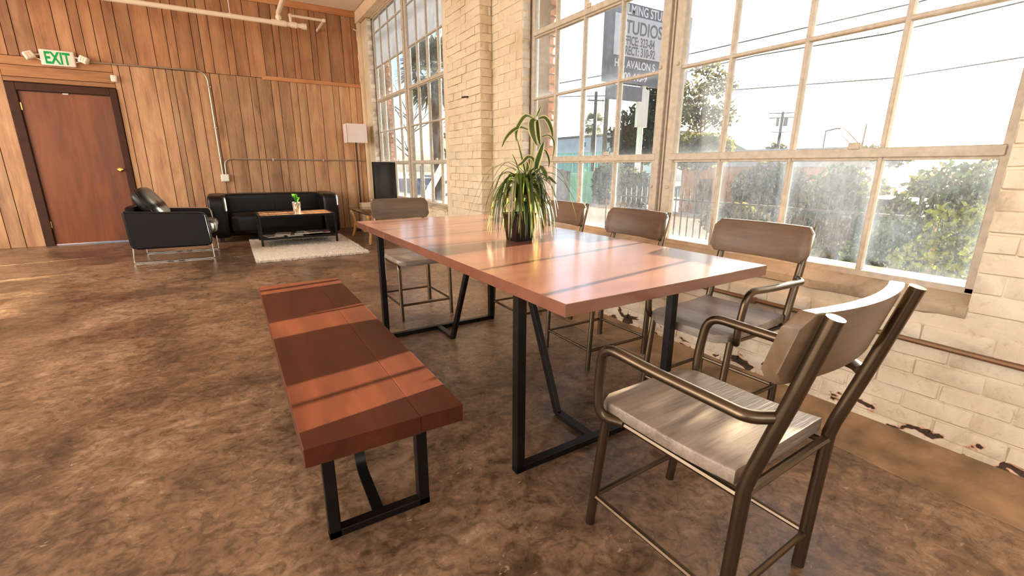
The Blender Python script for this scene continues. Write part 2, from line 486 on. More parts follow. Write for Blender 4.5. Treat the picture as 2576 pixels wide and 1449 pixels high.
# ------------------------------------------------------------------ mesh helpers
class MB:
    def __init__(self):
        self.b = bmesh.new()
        self.uv = None

    def box(self, x0, x1, y0, y1, z0, z1, bev=0.0, seg=1, mat=None):
        r = bmesh.ops.create_cube(self.b, size=1.0)
        vs = r['verts']
        for v in vs:
            v.co = Vector((x0 + (v.co.x + 0.5) * (x1 - x0), y0 + (v.co.y + 0.5) * (y1 - y0), z0 + (v.co.z + 0.5) * (z1 - z0)))
        if bev > 0:
            es = list({e for v in vs for e in v.link_edges})
            rr = bmesh.ops.bevel(self.b, geom=es, offset=bev, segments=seg, profile=0.5, affect='EDGES')
            vs = list({v for f in rr['faces'] for v in f.verts} | {v for v in vs if v.is_valid})
        if mat is not None:
            for v in vs:
                v.co = mat @ v.co
        return self

    def bar(self, a, b, wx, wy, upv=(0, 0, 1), bev=0.0):
        """square bar from a to b"""
        a, b = Vector(a), Vector(b)
        d = (b - a)
        L = d.length
        z = d.normalized()
        u = Vector(upv)
        if abs(u.dot(z)) > 0.98:
            u = Vector((0, 1, 0))
        x = u.cross(z).normalized()
        y = z.cross(x)
        m = Matrix((x, y, z)).transposed().to_4x4()
        m.translation = a
        return self.box(-wx / 2, wx / 2, -wy / 2, wy / 2, 0, L, bev, 1, m)

    def tube(self, pts, r, n=8, caps=True):
        pts = [Vector(p) for p in pts]
        rings = []
        N = len(pts)
        prev = None
        for i, p in enumerate(pts):
            if i == 0:
                t = pts[1] - p
            elif i == N - 1:
                t = p - pts[i - 1]
            else:
                t = (pts[i + 1] - p).normalized() + (p - pts[i - 1]).normalized()
            t.normalize()
            if prev is None:
                u = Vector((0, 0, 1)) if abs(t.z) < 0.9 else Vector((1, 0, 0))
                x = u.cross(t).normalized()
            else:
                x = (prev - t * prev.dot(t)).normalized()
            prev = x
            y = t.cross(x)
            rr = r[i] if isinstance(r, (list, tuple)) else r
            rings.append([self.b.verts.new(p + x * rr * math.cos(2 * math.pi * k / n) + y * rr * math.sin(2 * math.pi * k / n)) for k in range(n)])
        for a, b in zip(rings, rings[1:]):
            for k in range(n):
                self.b.faces.new((a[k], a[(k + 1) % n], b[(k + 1) % n], b[k]))
        if caps:
            self.b.faces.new(rings[0][::-1])
            self.b.faces.new(rings[-1])
        return self

    def loft(self, secs, caps=True):
        rings = [[self.b.verts.new(Vector(p)) for p in s] for s in secs]
        n = len(rings[0])
        for a, b in zip(rings, rings[1:]):
            for k in range(n):
                self.b.faces.new((a[k], a[(k + 1) % n], b[(k + 1) % n], b[k]))
        if caps:
            self.b.faces.new(rings[0][::-1])
            self.b.faces.new(rings[-1])
        return self

    def lathe(self, prof, n=16, c=(0, 0, 0)):
        rings = []
        for r, z in prof:
            rings.append([self.b.verts.new(Vector((c[0] + r * math.cos(2 * math.pi * k / n), c[1] + r * math.sin(2 * math.pi * k / n), c[2] + z))) for k in range(n)])
        for a, b in zip(rings, rings[1:]):
            for k in range(n):
                self.b.faces.new((a[k], a[(k + 1) % n], b[(k + 1) % n], b[k]))
        self.b.faces.new(rings[0][::-1])
        self.b.faces.new(rings[-1])
        return self

    def poly(self, pts):
        self.b.faces.new([self.b.verts.new(Vector(p)) for p in pts])
        return self

    def prism(self, pts, d):
        """outline extruded by vector d"""
        d = Vector(d)
        a = [self.b.verts.new(Vector(p)) for p in pts]
        b = [self.b.verts.new(Vector(p) + d) for p in pts]
        n = len(a)
        self.b.faces.new(a[::-1])
        self.b.faces.new(b)
        for k in range(n):
            self.b.faces.new((a[k], a[(k + 1) % n], b[(k + 1) % n], b[k]))
        return self

    def mesh(self, name, mat, smooth=False):
        bmesh.ops.recalc_face_normals(self.b, faces=self.b.faces)
        me = bpy.data.meshes.new(name)
        self.b.to_mesh(me)
        self.b.free()
        me.materials.append(mat)
        if smooth:
            me.shade_smooth()
            try:
                me.set_sharp_from_angle(angle=math.radians(smooth if smooth is not True else 40))
            except Exception:
                pass
        return me

    def build(self, name, mat, parent=None, smooth=False, loc=None):
        return link(name, self.mesh(name, mat, smooth), parent, loc)


def link(name, me, parent=None, loc=None, rot=None):
    o = bpy.data.objects.new(name, me)
    C.objects.link(o)
    if parent is not None:
        o.parent = parent
    if loc is not None:
        o.location = loc
    if rot is not None:
        o.rotation_euler = rot
    return o


def tag(o, label, cat=None, group=None, kind=None):
    if label:
        o['label'] = label
    if cat:
        o['category'] = cat
    if group:
        o['group'] = group
    if kind:
        o['kind'] = kind
    return o


def thing(name, label, cat, loc=(0, 0, 0), rz=0.0, group=None):
    o = bpy.data.objects.new(name, None)
    o.empty_display_size = 0.1
    C.objects.link(o)
    o.location = loc
    o.rotation_euler = (0, 0, rz)
    return tag(o, label, cat, group)


def structure(o, label=None):
    o['kind'] = 'structure'
    if label:
        o['label'] = label
    return o


def sgroup(name, label=None):
    o = bpy.data.objects.new(name, None)
    C.objects.link(o)
    return structure(o, label)


def rounded(pts, rad=0.03, n=4):
    """polyline with its corners rounded"""
    pts = [Vector(p) for p in pts]
    out = [pts[0]]
    for a, b, c in zip(pts, pts[1:], pts[2:]):
        r = min(rad, (a - b).length * 0.48, (c - b).length * 0.48)
        p = b + (a - b).normalized() * r
        q = b + (c - b).normalized() * r
        for k in range(n + 1):
            s = k / n
            out.append(p * (1 - s) ** 2 + b * 2 * s * (1 - s) + q * s * s)
    out.append(pts[-1])
    return out


def text(name, s, size, loc, mat, rot, parent=None, sx=1.0, bold=0.0, depth=0.004, align='LEFT'):
    cu = bpy.data.curves.new(name, 'FONT')
    cu.body = s
    cu.size = size
    cu.offset = bold
    cu.extrude = depth
    cu.align_x = align
    cu.materials.append(mat)
    tmp = bpy.data.objects.new(name, cu)
    C.objects.link(tmp)
    me = bpy.data.meshes.new_from_object(tmp.evaluated_get(bpy.context.evaluated_depsgraph_get()))
    bpy.data.objects.remove(tmp)
    me.transform(Matrix.Diagonal((sx, 1, 1, 1)))
    if not me.materials:
        me.materials.append(mat)
    me.name = name
    return link(name, me, parent, loc, rot)


# ------------------------------------------------------------------ setting
XW, XG, XO = 2.30, 2.42, 2.695        # inner wall face, glazing plane, outer face
YF = 8.95                            # plank wall
ZC = 3.70
fl = MB().box(-7.0, XW + 0.1, -4.0, YF + 0.25, -0.12, 0.0).build('floor', M['floor'])
structure(fl, 'mottled brown stained concrete floor of the hall')
ce = MB().box(-7.2, XO, -4.2, YF + 0.2, ZC, ZC + 0.15).build('ceiling', M['ceiling'])
structure(ce, 'pale painted ceiling')
# left and rear sides: solid walls broken by openings that let in sky light
wl = MB()
wl.box(-7.2, -7.0, -4.2, YF + 0.2, 0, 0.9).box(-7.2, -7.0, -4.2, YF + 0.2, 3.3, ZC)
for y in (-4.2, -1.9, 0.4, 2.7, 5.0, 7.3):
    wl.box(-7.2, -7.0, y, y + 0.5, 0.9, 3.3)
structure(wl.build('wall_left', M['wallpaint']), 'plain cream wall with wide openings')
wb = MB()
wb.box(-7.0, XO, -4.2, -4.0, 0, 1.0).box(-7.0, XO, -4.2, -4.0, 3.3, ZC)
for x in (-7.0, -4.8, -2.4, 0.0, 2.2):
    wb.box(x, x + 0.5, -4.2, -4.0, 1.0, 3.3)
structure(wb.build('wall_rear', M['wallpaint']), 'plain cream wall with wide openings behind the hall')

# ---- bricks
def brick_meshes(mat, k=4, dx=0.03, ln=0.2, ht=0.071, bev=0.006):
    out = []
    r = random.Random(5)
    for i in range(k):
        m = MB().box(0, dx, 0, ln, 0, ht, bev)
        for v in m.b.verts:
            v.co += Vector((r.uniform(-1, 1) * 0.0026, r.uniform(-1, 1) * 0.0025, r.uniform(-1, 1) * 0.0022))
        out.append(m.mesh('brick', mat, True))
    return out


BR = {k: brick_meshes(M[k], ht=0.0738 if k == 'brick_pier' else 0.071, bev=0.0028 if k == 'brick_pier' else 0.0065) for k in ('brick', 'brick_pier', 'brick_grey', 'brick_out')}


def brickwork(wall, kind, origin, along, outward, length, height, budget=290, course=0.075, unit=0.21, zmin=0.0, start=0.0):
    """courses of single bricks, their faces proud of the wall; the nearest ones are objects, the rest one joined part"""
    a = Vector(along).normalized()
    n = Vector(outward).normalized()
    up_ = Vector((0, 0, 1))
    base = Matrix((-n, a, up_)).transposed()          # local -x = outward
    if base.determinant() < 0:
        pass
    r = random.Random(hash((round(origin[1], 2), round(length, 2), round(height, 2))) & 0xffff)
    cells = []
    nc = int(height / course + 0.01)
    for j in range(nc):
        z = origin[2] + j * course
        s = -(unit / 2) * (j % 2) - r.uniform(0, 0.02)
        while s < length - 0.01:
            s0, s1 = max(s, 0), min(s + unit - (0.0012 if kind in ("brick", "brick_pier") else 0.006), length)
            if s1 - s0 > 0.03:
                cells.append((s0, s1, z))
            s += unit
    def pos(c):
        return Vector(origin) + a * (c[0] + c[1]) / 2 + up_ * (c[2] - origin[2])
    cells.sort(key=lambda c: (pos(c) - CAM_POS).length)
    rest = bmesh.new()
    for i, c in enumerate(cells):
        me = BR[kind][r.randrange(4)]
        p = Vector(origin) + a * c[0] + n * r.uniform(-0.002, 0.003)
        p.z = c[2]
        m = base.to_4x4() @ Matrix.Diagonal((1, (c[1] - c[0]) / 0.2, 1, 1))
        m.translation = p
        if i < budget:
            o = bpy.data.objects.new('brick', me)
            C.objects.link(o)
            o.parent = wall
            o.matrix_local = m
        else:
            t = me.copy()
            t.transform(m)
            rest.from_mesh(t)
            bpy.data.meshes.remove(t)
    if len(rest.verts):
        me = bpy.data.meshes.new('far_brickwork')
        rest.to_mesh(me)
        me.materials.append(M[kind])
        o = link('far_brickwork', me, wall)
        o['kind'] = 'stuff'
    rest.free()


Y1A, Y1B = 0.50, 3.62        # near window opening
Y2A, Y2B = 5.33, 8.47        # far window opening
ZS, ZH = 0.65, 3.50          # sill and head
BK = 0.003                   # mortar recess
wr = sgroup('wall_right', 'cream painted brick wall below and beside the near window')
m = MB()
m.box(XW + 0.006, XO, -4.2, Y1A, 0, ZC)
m.box(XW + 0.006, XO, Y1A, Y1B, 0, 0.585)
m.box(XG - 0.02, XO, Y1A, Y1B, 0.585, ZS)
m.box(XW + 0.08, XO, Y1A, Y1B, ZH, ZC)
m.build('wall_core', M['brick'], wr)
brickwork(wr, 'brick', (XW, 0.0, 0.0), (0, 1, 0), (-1, 0, 0), Y1B, 0.585, 170)
brickwork(wr, 'brick', (XW, -0.3, 0.6), (0, 1, 0), (-1, 0, 0), 0.3 + Y1A, 1.8, 120)
# plaster sill sloping up to the glazing, uneven at its lower edge
rs = random.Random(2)
sm = MB()
secs = []
N = 40
for i in range(N + 1):
    y = Y1A + (Y1B - Y1A) * i / N
    e = rs.uniform(-0.008, 0.008)
    secs.append([(XW - 0.006, y, 0.575 + e), (XW - 0.004, y, 0.612 + e * 0.5), (XG - 0.012, y, ZS + 0.006), (XG - 0.012, y, 0.56), (XW + 0.02, y, 0.56)])
sm.loft(secs).build('window_sill', M['sill'], wr, 60)

wp = sgroup('trim_1', 'cream painted brick pier between the two windows')
m = MB()
m.box(XW + BK, XG + 0.035, Y1B + BK, Y2A, 0, ZC)
m.build('pier_core', M['brick_pier'], wp)
brickwork(wp, 'brick_pier', (XW, Y1B + 0.012, 0.0), (0, 1, 0), (-1, 0, 0), 4.17 - Y1B, 3.6, 150)
brickwork(wp, 'brick_grey', (XW + 0.004, Y1B, 0.6), (1, 0, 0), (0, -1, 0), 0.095, 2.9, 40)
m = MB()
m.box(2.18, XW + BK, 4.16, 4.93, 0, ZC)
pl = sgroup('trim_2', 'projecting cream painted brick pilaster with nail and patched paint')
m.build('pilaster_core', M['brick_pier'], pl)
brickwork(pl, 'brick_pier', (2.17, 4.15, 0.0), (0, 1, 0), (-1, 0, 0), 0.78, 3.65, 225)
brickwork(pl, 'brick_pier', (2.1715, 4.15, 0.0), (1, 0, 0), (0, -1, 0), 0.12, 3.65, 50)
# outer reveals seen through the first panes of each window
wx = sgroup('wall_outer', 'weathered pink brick reveals outside the windows')
for yj in (Y1B, Y2B):
    MB().box(XG + 0.037, XO - 0.004, yj + 0.006, yj + (1.69 if yj < 5 else 0.6), 0.3, 3.7).build('reveal_core', M['mortar_out'], wx)
    brickwork(wx, 'brick_out', (XO - 0.105, yj + 0.004, 0.45), (1, 0, 0), (0, -1, 0), 0.105, 3.1, 45, course=0.078)
# wall below the far window, and the corner by the plank wall
wf = sgroup('wall_right_far', 'cream painted brick wall below the far window')
m = MB()
m.box(XW + BK, XO, Y2A, YF, 0, 0.60)
m.box(XG - 0.02, XO, Y2A, YF, 0.60, 0.625)
m.box(XW + 0.08, XO, Y2A, YF, ZH, ZC)
m.box(XW + BK, XG + 0.035, Y2B + BK, YF + 0.2, 0.6, ZH)
m.build('wall_core', M['brick_pier'], wf)
brickwork(wf, 'brick_pier', (XW, Y2A, 0.0), (0, 1, 0), (-1, 0, 0), 3.4, 0.6, 110)
brickwork(wf, 'brick_grey', (XW + 0.004, Y2B, 0.62), (1, 0, 0), (0, -1, 0), 0.10, 2.9, 40)
secs = []
for i in range(N + 1):
    y = Y2A + (Y2B - Y2A) * i / N
    e = rs.uniform(-0.012, 0.012)
    secs.append([(XW - 0.006, y, 0.57 + e), (XW - 0.004, y, 0.60 + e * 0.5), (XG - 0.012, y, 0.63), (XG - 0.012, y, 0.56), (XW + 0.02, y, 0.56)])
MB().loft(secs).build('window_sill', M['sill'], wf, 60)
# cement cove at the foot of the right wall
secs = []
for i in range(61):
    y = -0.6 + i * 0.16
    e = mnoise.noise(Vector((y * 3, 0, 0))) * 0.02
    secs.append([(XW + 0.02, y, -0.02), (2.02 + e, y, -0.02), (2.02 + e, y, 0.003), (2.15 + e * 0.5, y, 0.012), (2.25, y, 0.03 + e * 0.3), (XW + 0.02, y, 0.055 + e * 0.3)])
structure(MB().loft(secs).build('baseboard_right', M['kerb'], smooth=60), 'worn tan cement fillet along the foot of the brick wall')

# ---- windows
def window(name, y0, y1, cols, mull, label, frost, ZS=ZS):
    W = sgroup(name, label)
    f = MB()
    x0, x1 = XG - 0.028, XG + 0.022
    f.box(x0, x1, y0, y0 + 0.045, ZS, ZH, 0.004).box(x0, x1, y1 - 0.045, y1, ZS, ZH, 0.004)
    f.box(x0, x1, y0, y1, ZS - 0.005, ZS + 0.025, 0.004).box(x0, x1, y0, y1, ZH - 0.03, ZH, 0.004)
    f.build('window_frame', M['frame'], W, 40)
    f = MB()
    a, b = mull
    c = (a + b) / 2
    f.box(x0 - 0.004, x1, a, c - 0.022, ZS, ZH, 0.004).box(x0 - 0.004, x1, c + 0.022, b, ZS, ZH, 0.004)
    f.box(x0 + 0.02, x1, c - 0.024, c + 0.024, ZS, ZH).box(x0 + 0.006, x1, c - 0.004, c + 0.004, ZS, ZH)
    f.build('mullion', M['frame'], W, 40)
    MB().box(XG + 0.03, XG + 0.05, y0 - 0.01, y1 + 0.01, ZS - 0.02, ZS + 0.01).build('putty_edge', M['frame_dark'], W)
    for yj in (y0, y1):
        MB().box(XG - 0.04, XG + 0.02, yj - 0.007, yj + 0.007, ZS - 0.03, ZH).build('gap_shade_strip', M['frame_dark'], W)  # dark strip standing in for the shaded gap between frame and brick
    zs = [ZS + 0.02, 1.19, 1.70, 2.22, 2.74, 3.27, ZH - 0.02]
    for units in cols:
        u0, u1 = units[0], units[-1]
        for z in (1.19, 2.22):
            m = MB().box(x0 - 0.008, x1, u0, u1, z - 0.024, z + 0.016, 0.003)
            m.box(x0 + 0.01, x1 - 0.004, u0, u1, z - 0.036, z - 0.024)
            r = m.build('rail', M['frame'], W, 40)
            mm = MB()
            yc = u0 + (u1 - u0) * (0.32 if z < 2 else 0.5)
            mm.box(x0 - 0.014, x0 - 0.002, yc - 0.024, yc + 0.024, z + 0.01, z + 0.04, 0.004)
            mm.build('latch', M['frame'], r, 40)
        for z in (1.70, 2.74, 3.27):
            MB().box(x0 + 0.006, x1 - 0.006, u0, u1, z - 0.009, z + 0.009, 0.004).build('muntin', M['frame'], W, 40)
        for y in units[1:-1]:
            for za, zb in zip((ZS, 1.19, 2.22), (1.19, 2.22, ZH)):
                MB().box(x0 + 0.004, x1 - 0.006, y - 0.010, y + 0.010, za + 0.01, zb - 0.01, 0.004).build('muntin', M['frame'], W, 40)
        for ya, yb in zip(units, units[1:]):
            for j, (za, zb) in enumerate(zip(zs, zs[1:])):
                if j == 0:
                    g = M['glass_low']
                elif frost and za > 2.7:
                    g = M['glass_frost']
                elif frost or (j in (1, 2) and rnd.random() < 0.5):
                    g = M['glass_mid']
                else:
                    g = M['glass_clear']
                link('pane', MB().box(XG - 0.002, XG + 0.002, ya + 0.004, yb - 0.004, za + 0.004, zb - 0.004).mesh('pane', g), W)
    # bolts and stays
    for z in (1.0, 1.72, 2.4, 3.0):
        for y in (a + 0.02, b - 0.02):
            MB().box(x0 - 0.016, x0, y - 0.01, y + 0.01, z - 0.01, z + 0.01, 0.004).build('bolt', M['frame'], W, 40)
    return W


window('window_1', Y1A, Y1B, [[0.53, 0.91, 1.29, 1.68, 2.03], [2.14, 2.53, 2.92, 3.27, 3.58]], (2.0, 2.17),
       'near multi-pane steel window with dusty glass and cream frames', False)
window('window_2', Y2A, Y2B, [[5.37, 5.71, 6.08, 6.45, 6.80], [6.95, 7.27, 7.66, 8.08, 8.44]], (6.78, 6.97),
       'far multi-pane steel window with white frosted upper panes', True, 0.625)
structure(MB().box(2.235, 2.42, 5.0, YF, 3.51, 3.69, 0.006).build('trim_3', M['beam']), 'white painted lintel beam above the far window')
structure(MB().box(2.235, 2.42, -1.0, 4.1, 3.51, 3.69, 0.006).build('trim_4', M['beam']), 'white painted lintel beam above the near window')

# ---- plank wall
wallf = sgroup('wall_far', 'far wall of random width vertical brown wood planks')
DX0, DX1, DZ = -2.235, -1.285, 2.075
c = MB()
c.box(-7.2, DX0 - 0.04, YF + 0.02, YF + 0.2, 0, ZC).box(DX1 + 0.04, XO, YF + 0.02, YF + 0.2, 0, ZC).box(DX0 - 0.04, DX1 + 0.04, YF + 0.02, YF + 0.2, DZ + 0.03, ZC)
c.build('wall_core', M['gap'], wallf)


def planks(edges, z0, z1, mat):
    for a, b in zip(edges, edges[1:]):
        y = YF + rnd.uniform(0.0, 0.003)
        cx = (a + b) / 2
        MB().box(a + 0.0035 - cx, b - 0.0035 - cx, 0, 0.02, 0, z1 - z0, 0.003).build('plank', mat, wallf, loc=(cx, y, z0))


low = [-1.13, -1.0, -0.73, -0.58, -0.5, -0.35, -0.2, -0.03, 0.09, 0.32, 0.5, 0.6, 0.81, 0.92, 1.09, 1.2, 1.34, 1.57, 1.77, 1.87, 2.05, 2.16, 2.25, 2.31]
planks([-1.20] + low, 0.0, 2.50, M['plank_lo'])
left = [-2.34]
while left[0] > -4.6:
    left.insert(0, left[0] - rnd.choice((0.11, 0.16, 0.2, 0.13)))
planks(left, 0.0, 2.47, M['plank_lo'])
hi = [-2.23, -2.12, -1.94, -1.71, -1.55, -1.44, -1.31, -1.18, -1.06, -0.89, -0.67, -0.5, -0.39, -0.18, -0.08, 0.05, 0.25, 0.35, 0.53, 0.76, 0.92, 1.02, 1.2, 1.29, 1.49, 1.58, 1.77, 2.0, 2.16, 2.27, 2.31]
while hi[0] > -4.6:
    hi.insert(0, hi[0] - rnd.choice((0.11, 0.17, 0.2, 0.14)))
planks(hi, 2.505, 3.69, M['plank_hi'])
for a, b in ((2.19, 2.245), (2.25, 2.39), (2.395, 2.50)):
    cx = (-2.34 - 1.20) / 2
    MB().box(-0.57, 0.57, 0, 0.02, 0, b - a, 0.003).build('plank', M['plank_h'], wallf, loc=(cx, YF + 0.001, a))
structure(MB().box(0.69, 2.31, YF - 0.022, YF, 2.475, 2.535, 0.004).build('trim_5', M['trim_wood']), 'reddish wood batten across the far wall')
structure(MB().box(-4.6, 2.24, YF - 0.03, YF, 3.60, 3.70, 0.004).build('trim_6', M['trim_wood']), 'wood cornice board at the top of the plank wall')
structure(MB().box(2.25, XW + 0.004, 8.83, YF, 0.0, 3.51, 0.006).build('trim_7', M['beam']), 'cream painted corner post beside the far window')
rr = random.Random(8)
pts = [(2.20, YF - 0.012, 3.42), (2.25, 8.90, 3.39)]
for k in range(14):
    pts.append((2.244 + rr.uniform(-0.008, 0.006), 8.85 + rr.uniform(-0.012, 0.012), 3.36 - k * 0.063))
structure(MB().tube(pts, [0.014 + rr.uniform(-0.004, 0.005) for _ in pts], 6).build('trim_8', M['beam'], smooth=60), 'ragged dried foam strip down the corner')
structure(MB().box(XO, XO + 0.55, -4.2, YF + 0.4, 3.64, 3.76).build('roof', M['trunk']), 'dark eave outside above the windows')
# ---- door
D = sgroup('door_1', 'reddish brown flat door with brass knob')
MB().box(DX0, DX1, YF + 0.02, YF + 0.06, 0.016, DZ, 0.003).build('door_leaf', M['door'], D)
f = MB()
f.box(DX0 - 0.105, DX0 - 0.004, YF - 0.02, YF + 0.12, 0, DZ + 0.10, 0.004).box(DX1 + 0.004, DX1 + 0.082, YF - 0.02, YF + 0.12, 0, DZ + 0.10, 0.004)
f.box(DX0 - 0.004, DX1 + 0.004, YF - 0.02, YF + 0.12, DZ + 0.006, DZ + 0.10, 0.004)
f.build('door_frame', M['door_frame'], D)
k = MB()
k.lathe([(0.03, 0), (0.032, 0.006), (0.012, 0.012), (0.012, 0.035), (0.028, 0.045), (0.032, 0.06), (0.02, 0.072)], 14)
kn = k.build('door_knob', M['brass'], D, True, (DX1 - 0.055, YF + 0.02, 1.06))
kn.rotation_euler = (math.pi / 2, 0, 0)
for z in (0.3, 1.88):
    MB().box(DX0 - 0.008, DX0 + 0.01, YF - 0.004, YF + 0.024, z - 0.05, z + 0.05, 0.003).build('hinge', M['brass'], D)
MB().box(-1.79, -1.73, YF - 0.0, YF + 0.02, DZ - 0.016, DZ + 0.0, 0.002).build('door_contact', M['white'], D)

# ------------------------------------------------------------------ wall fittings
E = thing('exit_sign', 'white emergency exit sign with green letters and two lamp heads above the door', 'sign', (-1.745, YF, 2.51))
MB().box(-0.175, 0.175, -0.055, -0.002, -0.098, 0.098, 0.014, 3).build('sign_body', M['exit_face'], E, 50)
text('letters', 'EXIT', 0.205, (0.0, -0.0555, -0.072), M['green'], (math.pi / 2, 0, 0), E, 0.62, 0.006, 0.0008, 'CENTER')
for s in (-1, 1):
    b = MB()
    b.tube([(s * 0.165, -0.03, 0.03), (s * 0.23, -0.035, 0.025)], 0.009, 6).tube([(s * 0.165, -0.03, -0.035), (s * 0.23, -0.035, -0.015)], 0.007, 6)
    b.build('bracket', M['white'], E, True)
    h = MB()
    mt = Matrix.Translation((s * 0.272, -0.065, 0.004)) @ Matrix.Rotation(s * 0.45, 4, 'Y') @ Matrix.Rotation(s * -0.3, 4, 'Z')
    h.box(-0.052, 0.052, -0.035, 0.03, -0.046, 0.046, 0.012, 2, mt)
    hd = h.build('lamp_head', M['white'], E, 50)
    g = MB()
    for q in (-1, 0, 1):
        g.box(-0.013 + q * 0.03, 0.013 + q * 0.03, -0.040, -0.034, -0.034, 0.034, 0.003, 1, mt)
    g.build('reflector', M['pipe'], hd)
S = thing('motion_sensor', 'small white motion sensor box beside the door head', 'sensor', (-1.195, YF - 0.02, 2.31))
MB().box(-0.035, 0.035, -0.04, 0.0, -0.045, 0.045, 0.012, 2).build('sensor_body', M['white'], S, 50)
MB().box(-0.022, 0.022, -0.046, -0.039, -0.03, -0.004, 0.003).build('lens', M['exit_face'], S)

P = thing('conduit', 'thin metal conduit running from exit sign along planks and down', 'conduit', (-0.06, YF - 0.018, 0))
MB().tube(rounded([(-1.42, 0, 2.50), (0.0 - 0.01, 0, 2.525), (0.0, 0, 0.99)], 0.16, 8), 0.0115, 8).build('conduit_pipe', M['conduit'], P, True)
for z in (2.3, 1.7, 1.25):
    MB().box(-0.022, 0.022, -0.012, 0.016, z - 0.01, z + 0.01, 0.003).build('strap', M['conduit'], P)
P2 = thing('conduit', 'low metal conduit bending from junction box to the right along planks', 'conduit', (0.0, YF - 0.018, 0))
MB().tube(rounded([(-0.015, 0, 0.99), (-0.01, 0, 1.228), (2.24, 0, 1.222)], 0.12, 8), 0.0105, 8).build('conduit_pipe', M['conduit'], P2, True)
for x in (0.7, 1.5):
    MB().box(x - 0.01, x + 0.01, -0.012, 0.016, 1.205, 1.245, 0.003).build('strap', M['conduit'], P2)
J = thing('junction_box', 'white square junction box where two conduits meet behind sofa', 'box', (-0.035, YF - 0.025, 0.93))
MB().box(-0.058, 0.058, -0.045, 0.025, -0.058, 0.058, 0.012, 2).build('box_body', M['white'], J, 50)
MB().box(-0.045, 0.045, -0.05, -0.044, -0.045, 0.045, 0.002).build('cover_plate', M['exit_face'], J)

# white pipes under the ceiling
Q = thing('sprinkler_pipe', 'thick white painted pipe with tee and end cap below ceiling', 'pipe', (0, 8.3, 3.19))
MB().tube([(-6.5, 0, -0.02), (1.30, 0, 0)], 0.033, 12).build('main_pipe', M['pipe'], Q, True)
for xa, xb, r_ in ((0.86, 1.06, 0.043), (1.12, 1.20, 0.042), (1.27, 1.335, 0.044), (0.31, 0.35, 0.037)):
    MB().tube([(xa, 0, 0), (xb, 0, 0)], r_, 12).build('coupling', M['pipe'], Q, True)
MB().tube(rounded([(0.96, 0, 0), (0.96, 0, 0.13), (0.96, -6.0, 0.15)], 0.07, 5), 0.032, 12).build('riser_pipe', M['pipe'], Q, True)
MB().tube([(0.96, 0, 0.05), (0.96, 0, 0.09)], 0.042, 12).build('coupling', M['pipe'], Q, True)
MB().tube(rounded([(1.12, 0, 0.02), (1.12, 0, 0.125), (1.60, 0, 0.125), (1.60, 0.64, 0.125)], 0.035, 4), 0.019, 8).build('branch_pipe', M['pipe'], Q, True)
for px in ((1.12, 0, 0.125), (1.60, 0, 0.125)):
    MB().lathe([(0.005, -0.028), (0.024, -0.02), (0.028, 0), (0.024, 0.02), (0.005, 0.028)], 10, px).build('elbow', M['pipe'], Q, True)
MB().tube([(0.33, 0, 0), (0.33, 0, 0.50)], 0.007, 6).build('hanger_rod', M['pipe'], Q, True)
WPP = thing('wall_pipe', 'thin greyish pipe along the brick wall under the near window', 'pipe', (XW - 0.012, 0, 0.445))
MB().tube([(0, -0.4, 0), (0, 1.25, 0.002), (0.002, 1.9, 0.0)], 0.011, 8).build('pipe_run', M['conduit_brown'], WPP, True)
for y in (0.15, 1.3):
    MB().box(-0.014, 0.012, y - 0.012, y + 0.012, -0.016, 0.016, 0.003).build('strap', M['conduit_brown'], WPP)
NL = MB()
NL.tube([(2.172, 4.42, 1.80), (2.13, 4.41, 1.795)], 0.008, 6).tube([(2.13, 4.41, 1.795), (2.12, 4.46, 1.795)], 0.008, 6)
tag(NL.build('wall_hook', M['pole'], None, True), 'small rusty hook left in the brick pilaster', 'hook')

# ------------------------------------------------------------------ table
TC = (1.2145, 2.065, 0.0)
T = thing('dining_table', 'long glossy reddish wood dining table on black steel frames', 'table', TC, math.radians(0.9))
TW, TL, TZ0, TZ1 = 0.985, 2.25, 0.721, 0.76
ys = [-TL / 2, -0.05, 0.52, 0.84, TL / 2]
for a, b in zip(ys, ys[1:]):
    MB().box(-TW / 2, TW / 2, -(b - a) / 2 + 0.0004, (b - a) / 2 - 0.0004, TZ0, TZ1, 0.0012).build('tabletop_board', M['table'], T, False, (0, (a + b) / 2, 0))
for s, yb in ((-1, -0.795), (1, 0.83)):
    xs = (-0.425, 0.380)
    for x in xs:
        MB().box(x - 0.018, x + 0.018, yb - 0.018, yb + 0.018, 0.0, TZ0, 0.002).build('leg', M['iron'], T)
    MB().box(xs[0] - 0.018, xs[1] + 0.018, yb - 0.018, yb + 0.018, 0.001, 0.028, 0.002).build('foot_bar', M['iron'], T)
    MB().box(xs[0], xs[1], yb - 0.018, yb + 0.018, TZ0 - 0.03, TZ0 - 0.001, 0.002).build('top_bar', M['iron'], T)
    b = MB()
    yi = yb - s * 0.24
    b.box(-0.05 - 0.018, -0.05 + 0.018, min(yb, yi), max(yb, yi), 0.001, 0.026, 0.002)
    b.bar((-0.05, yi, 0.012), (-0.05, yi - s * 0.33, TZ0), 0.034, 0.026, (1, 0, 0), 0.002)
    b.build('brace', M['iron'], T)

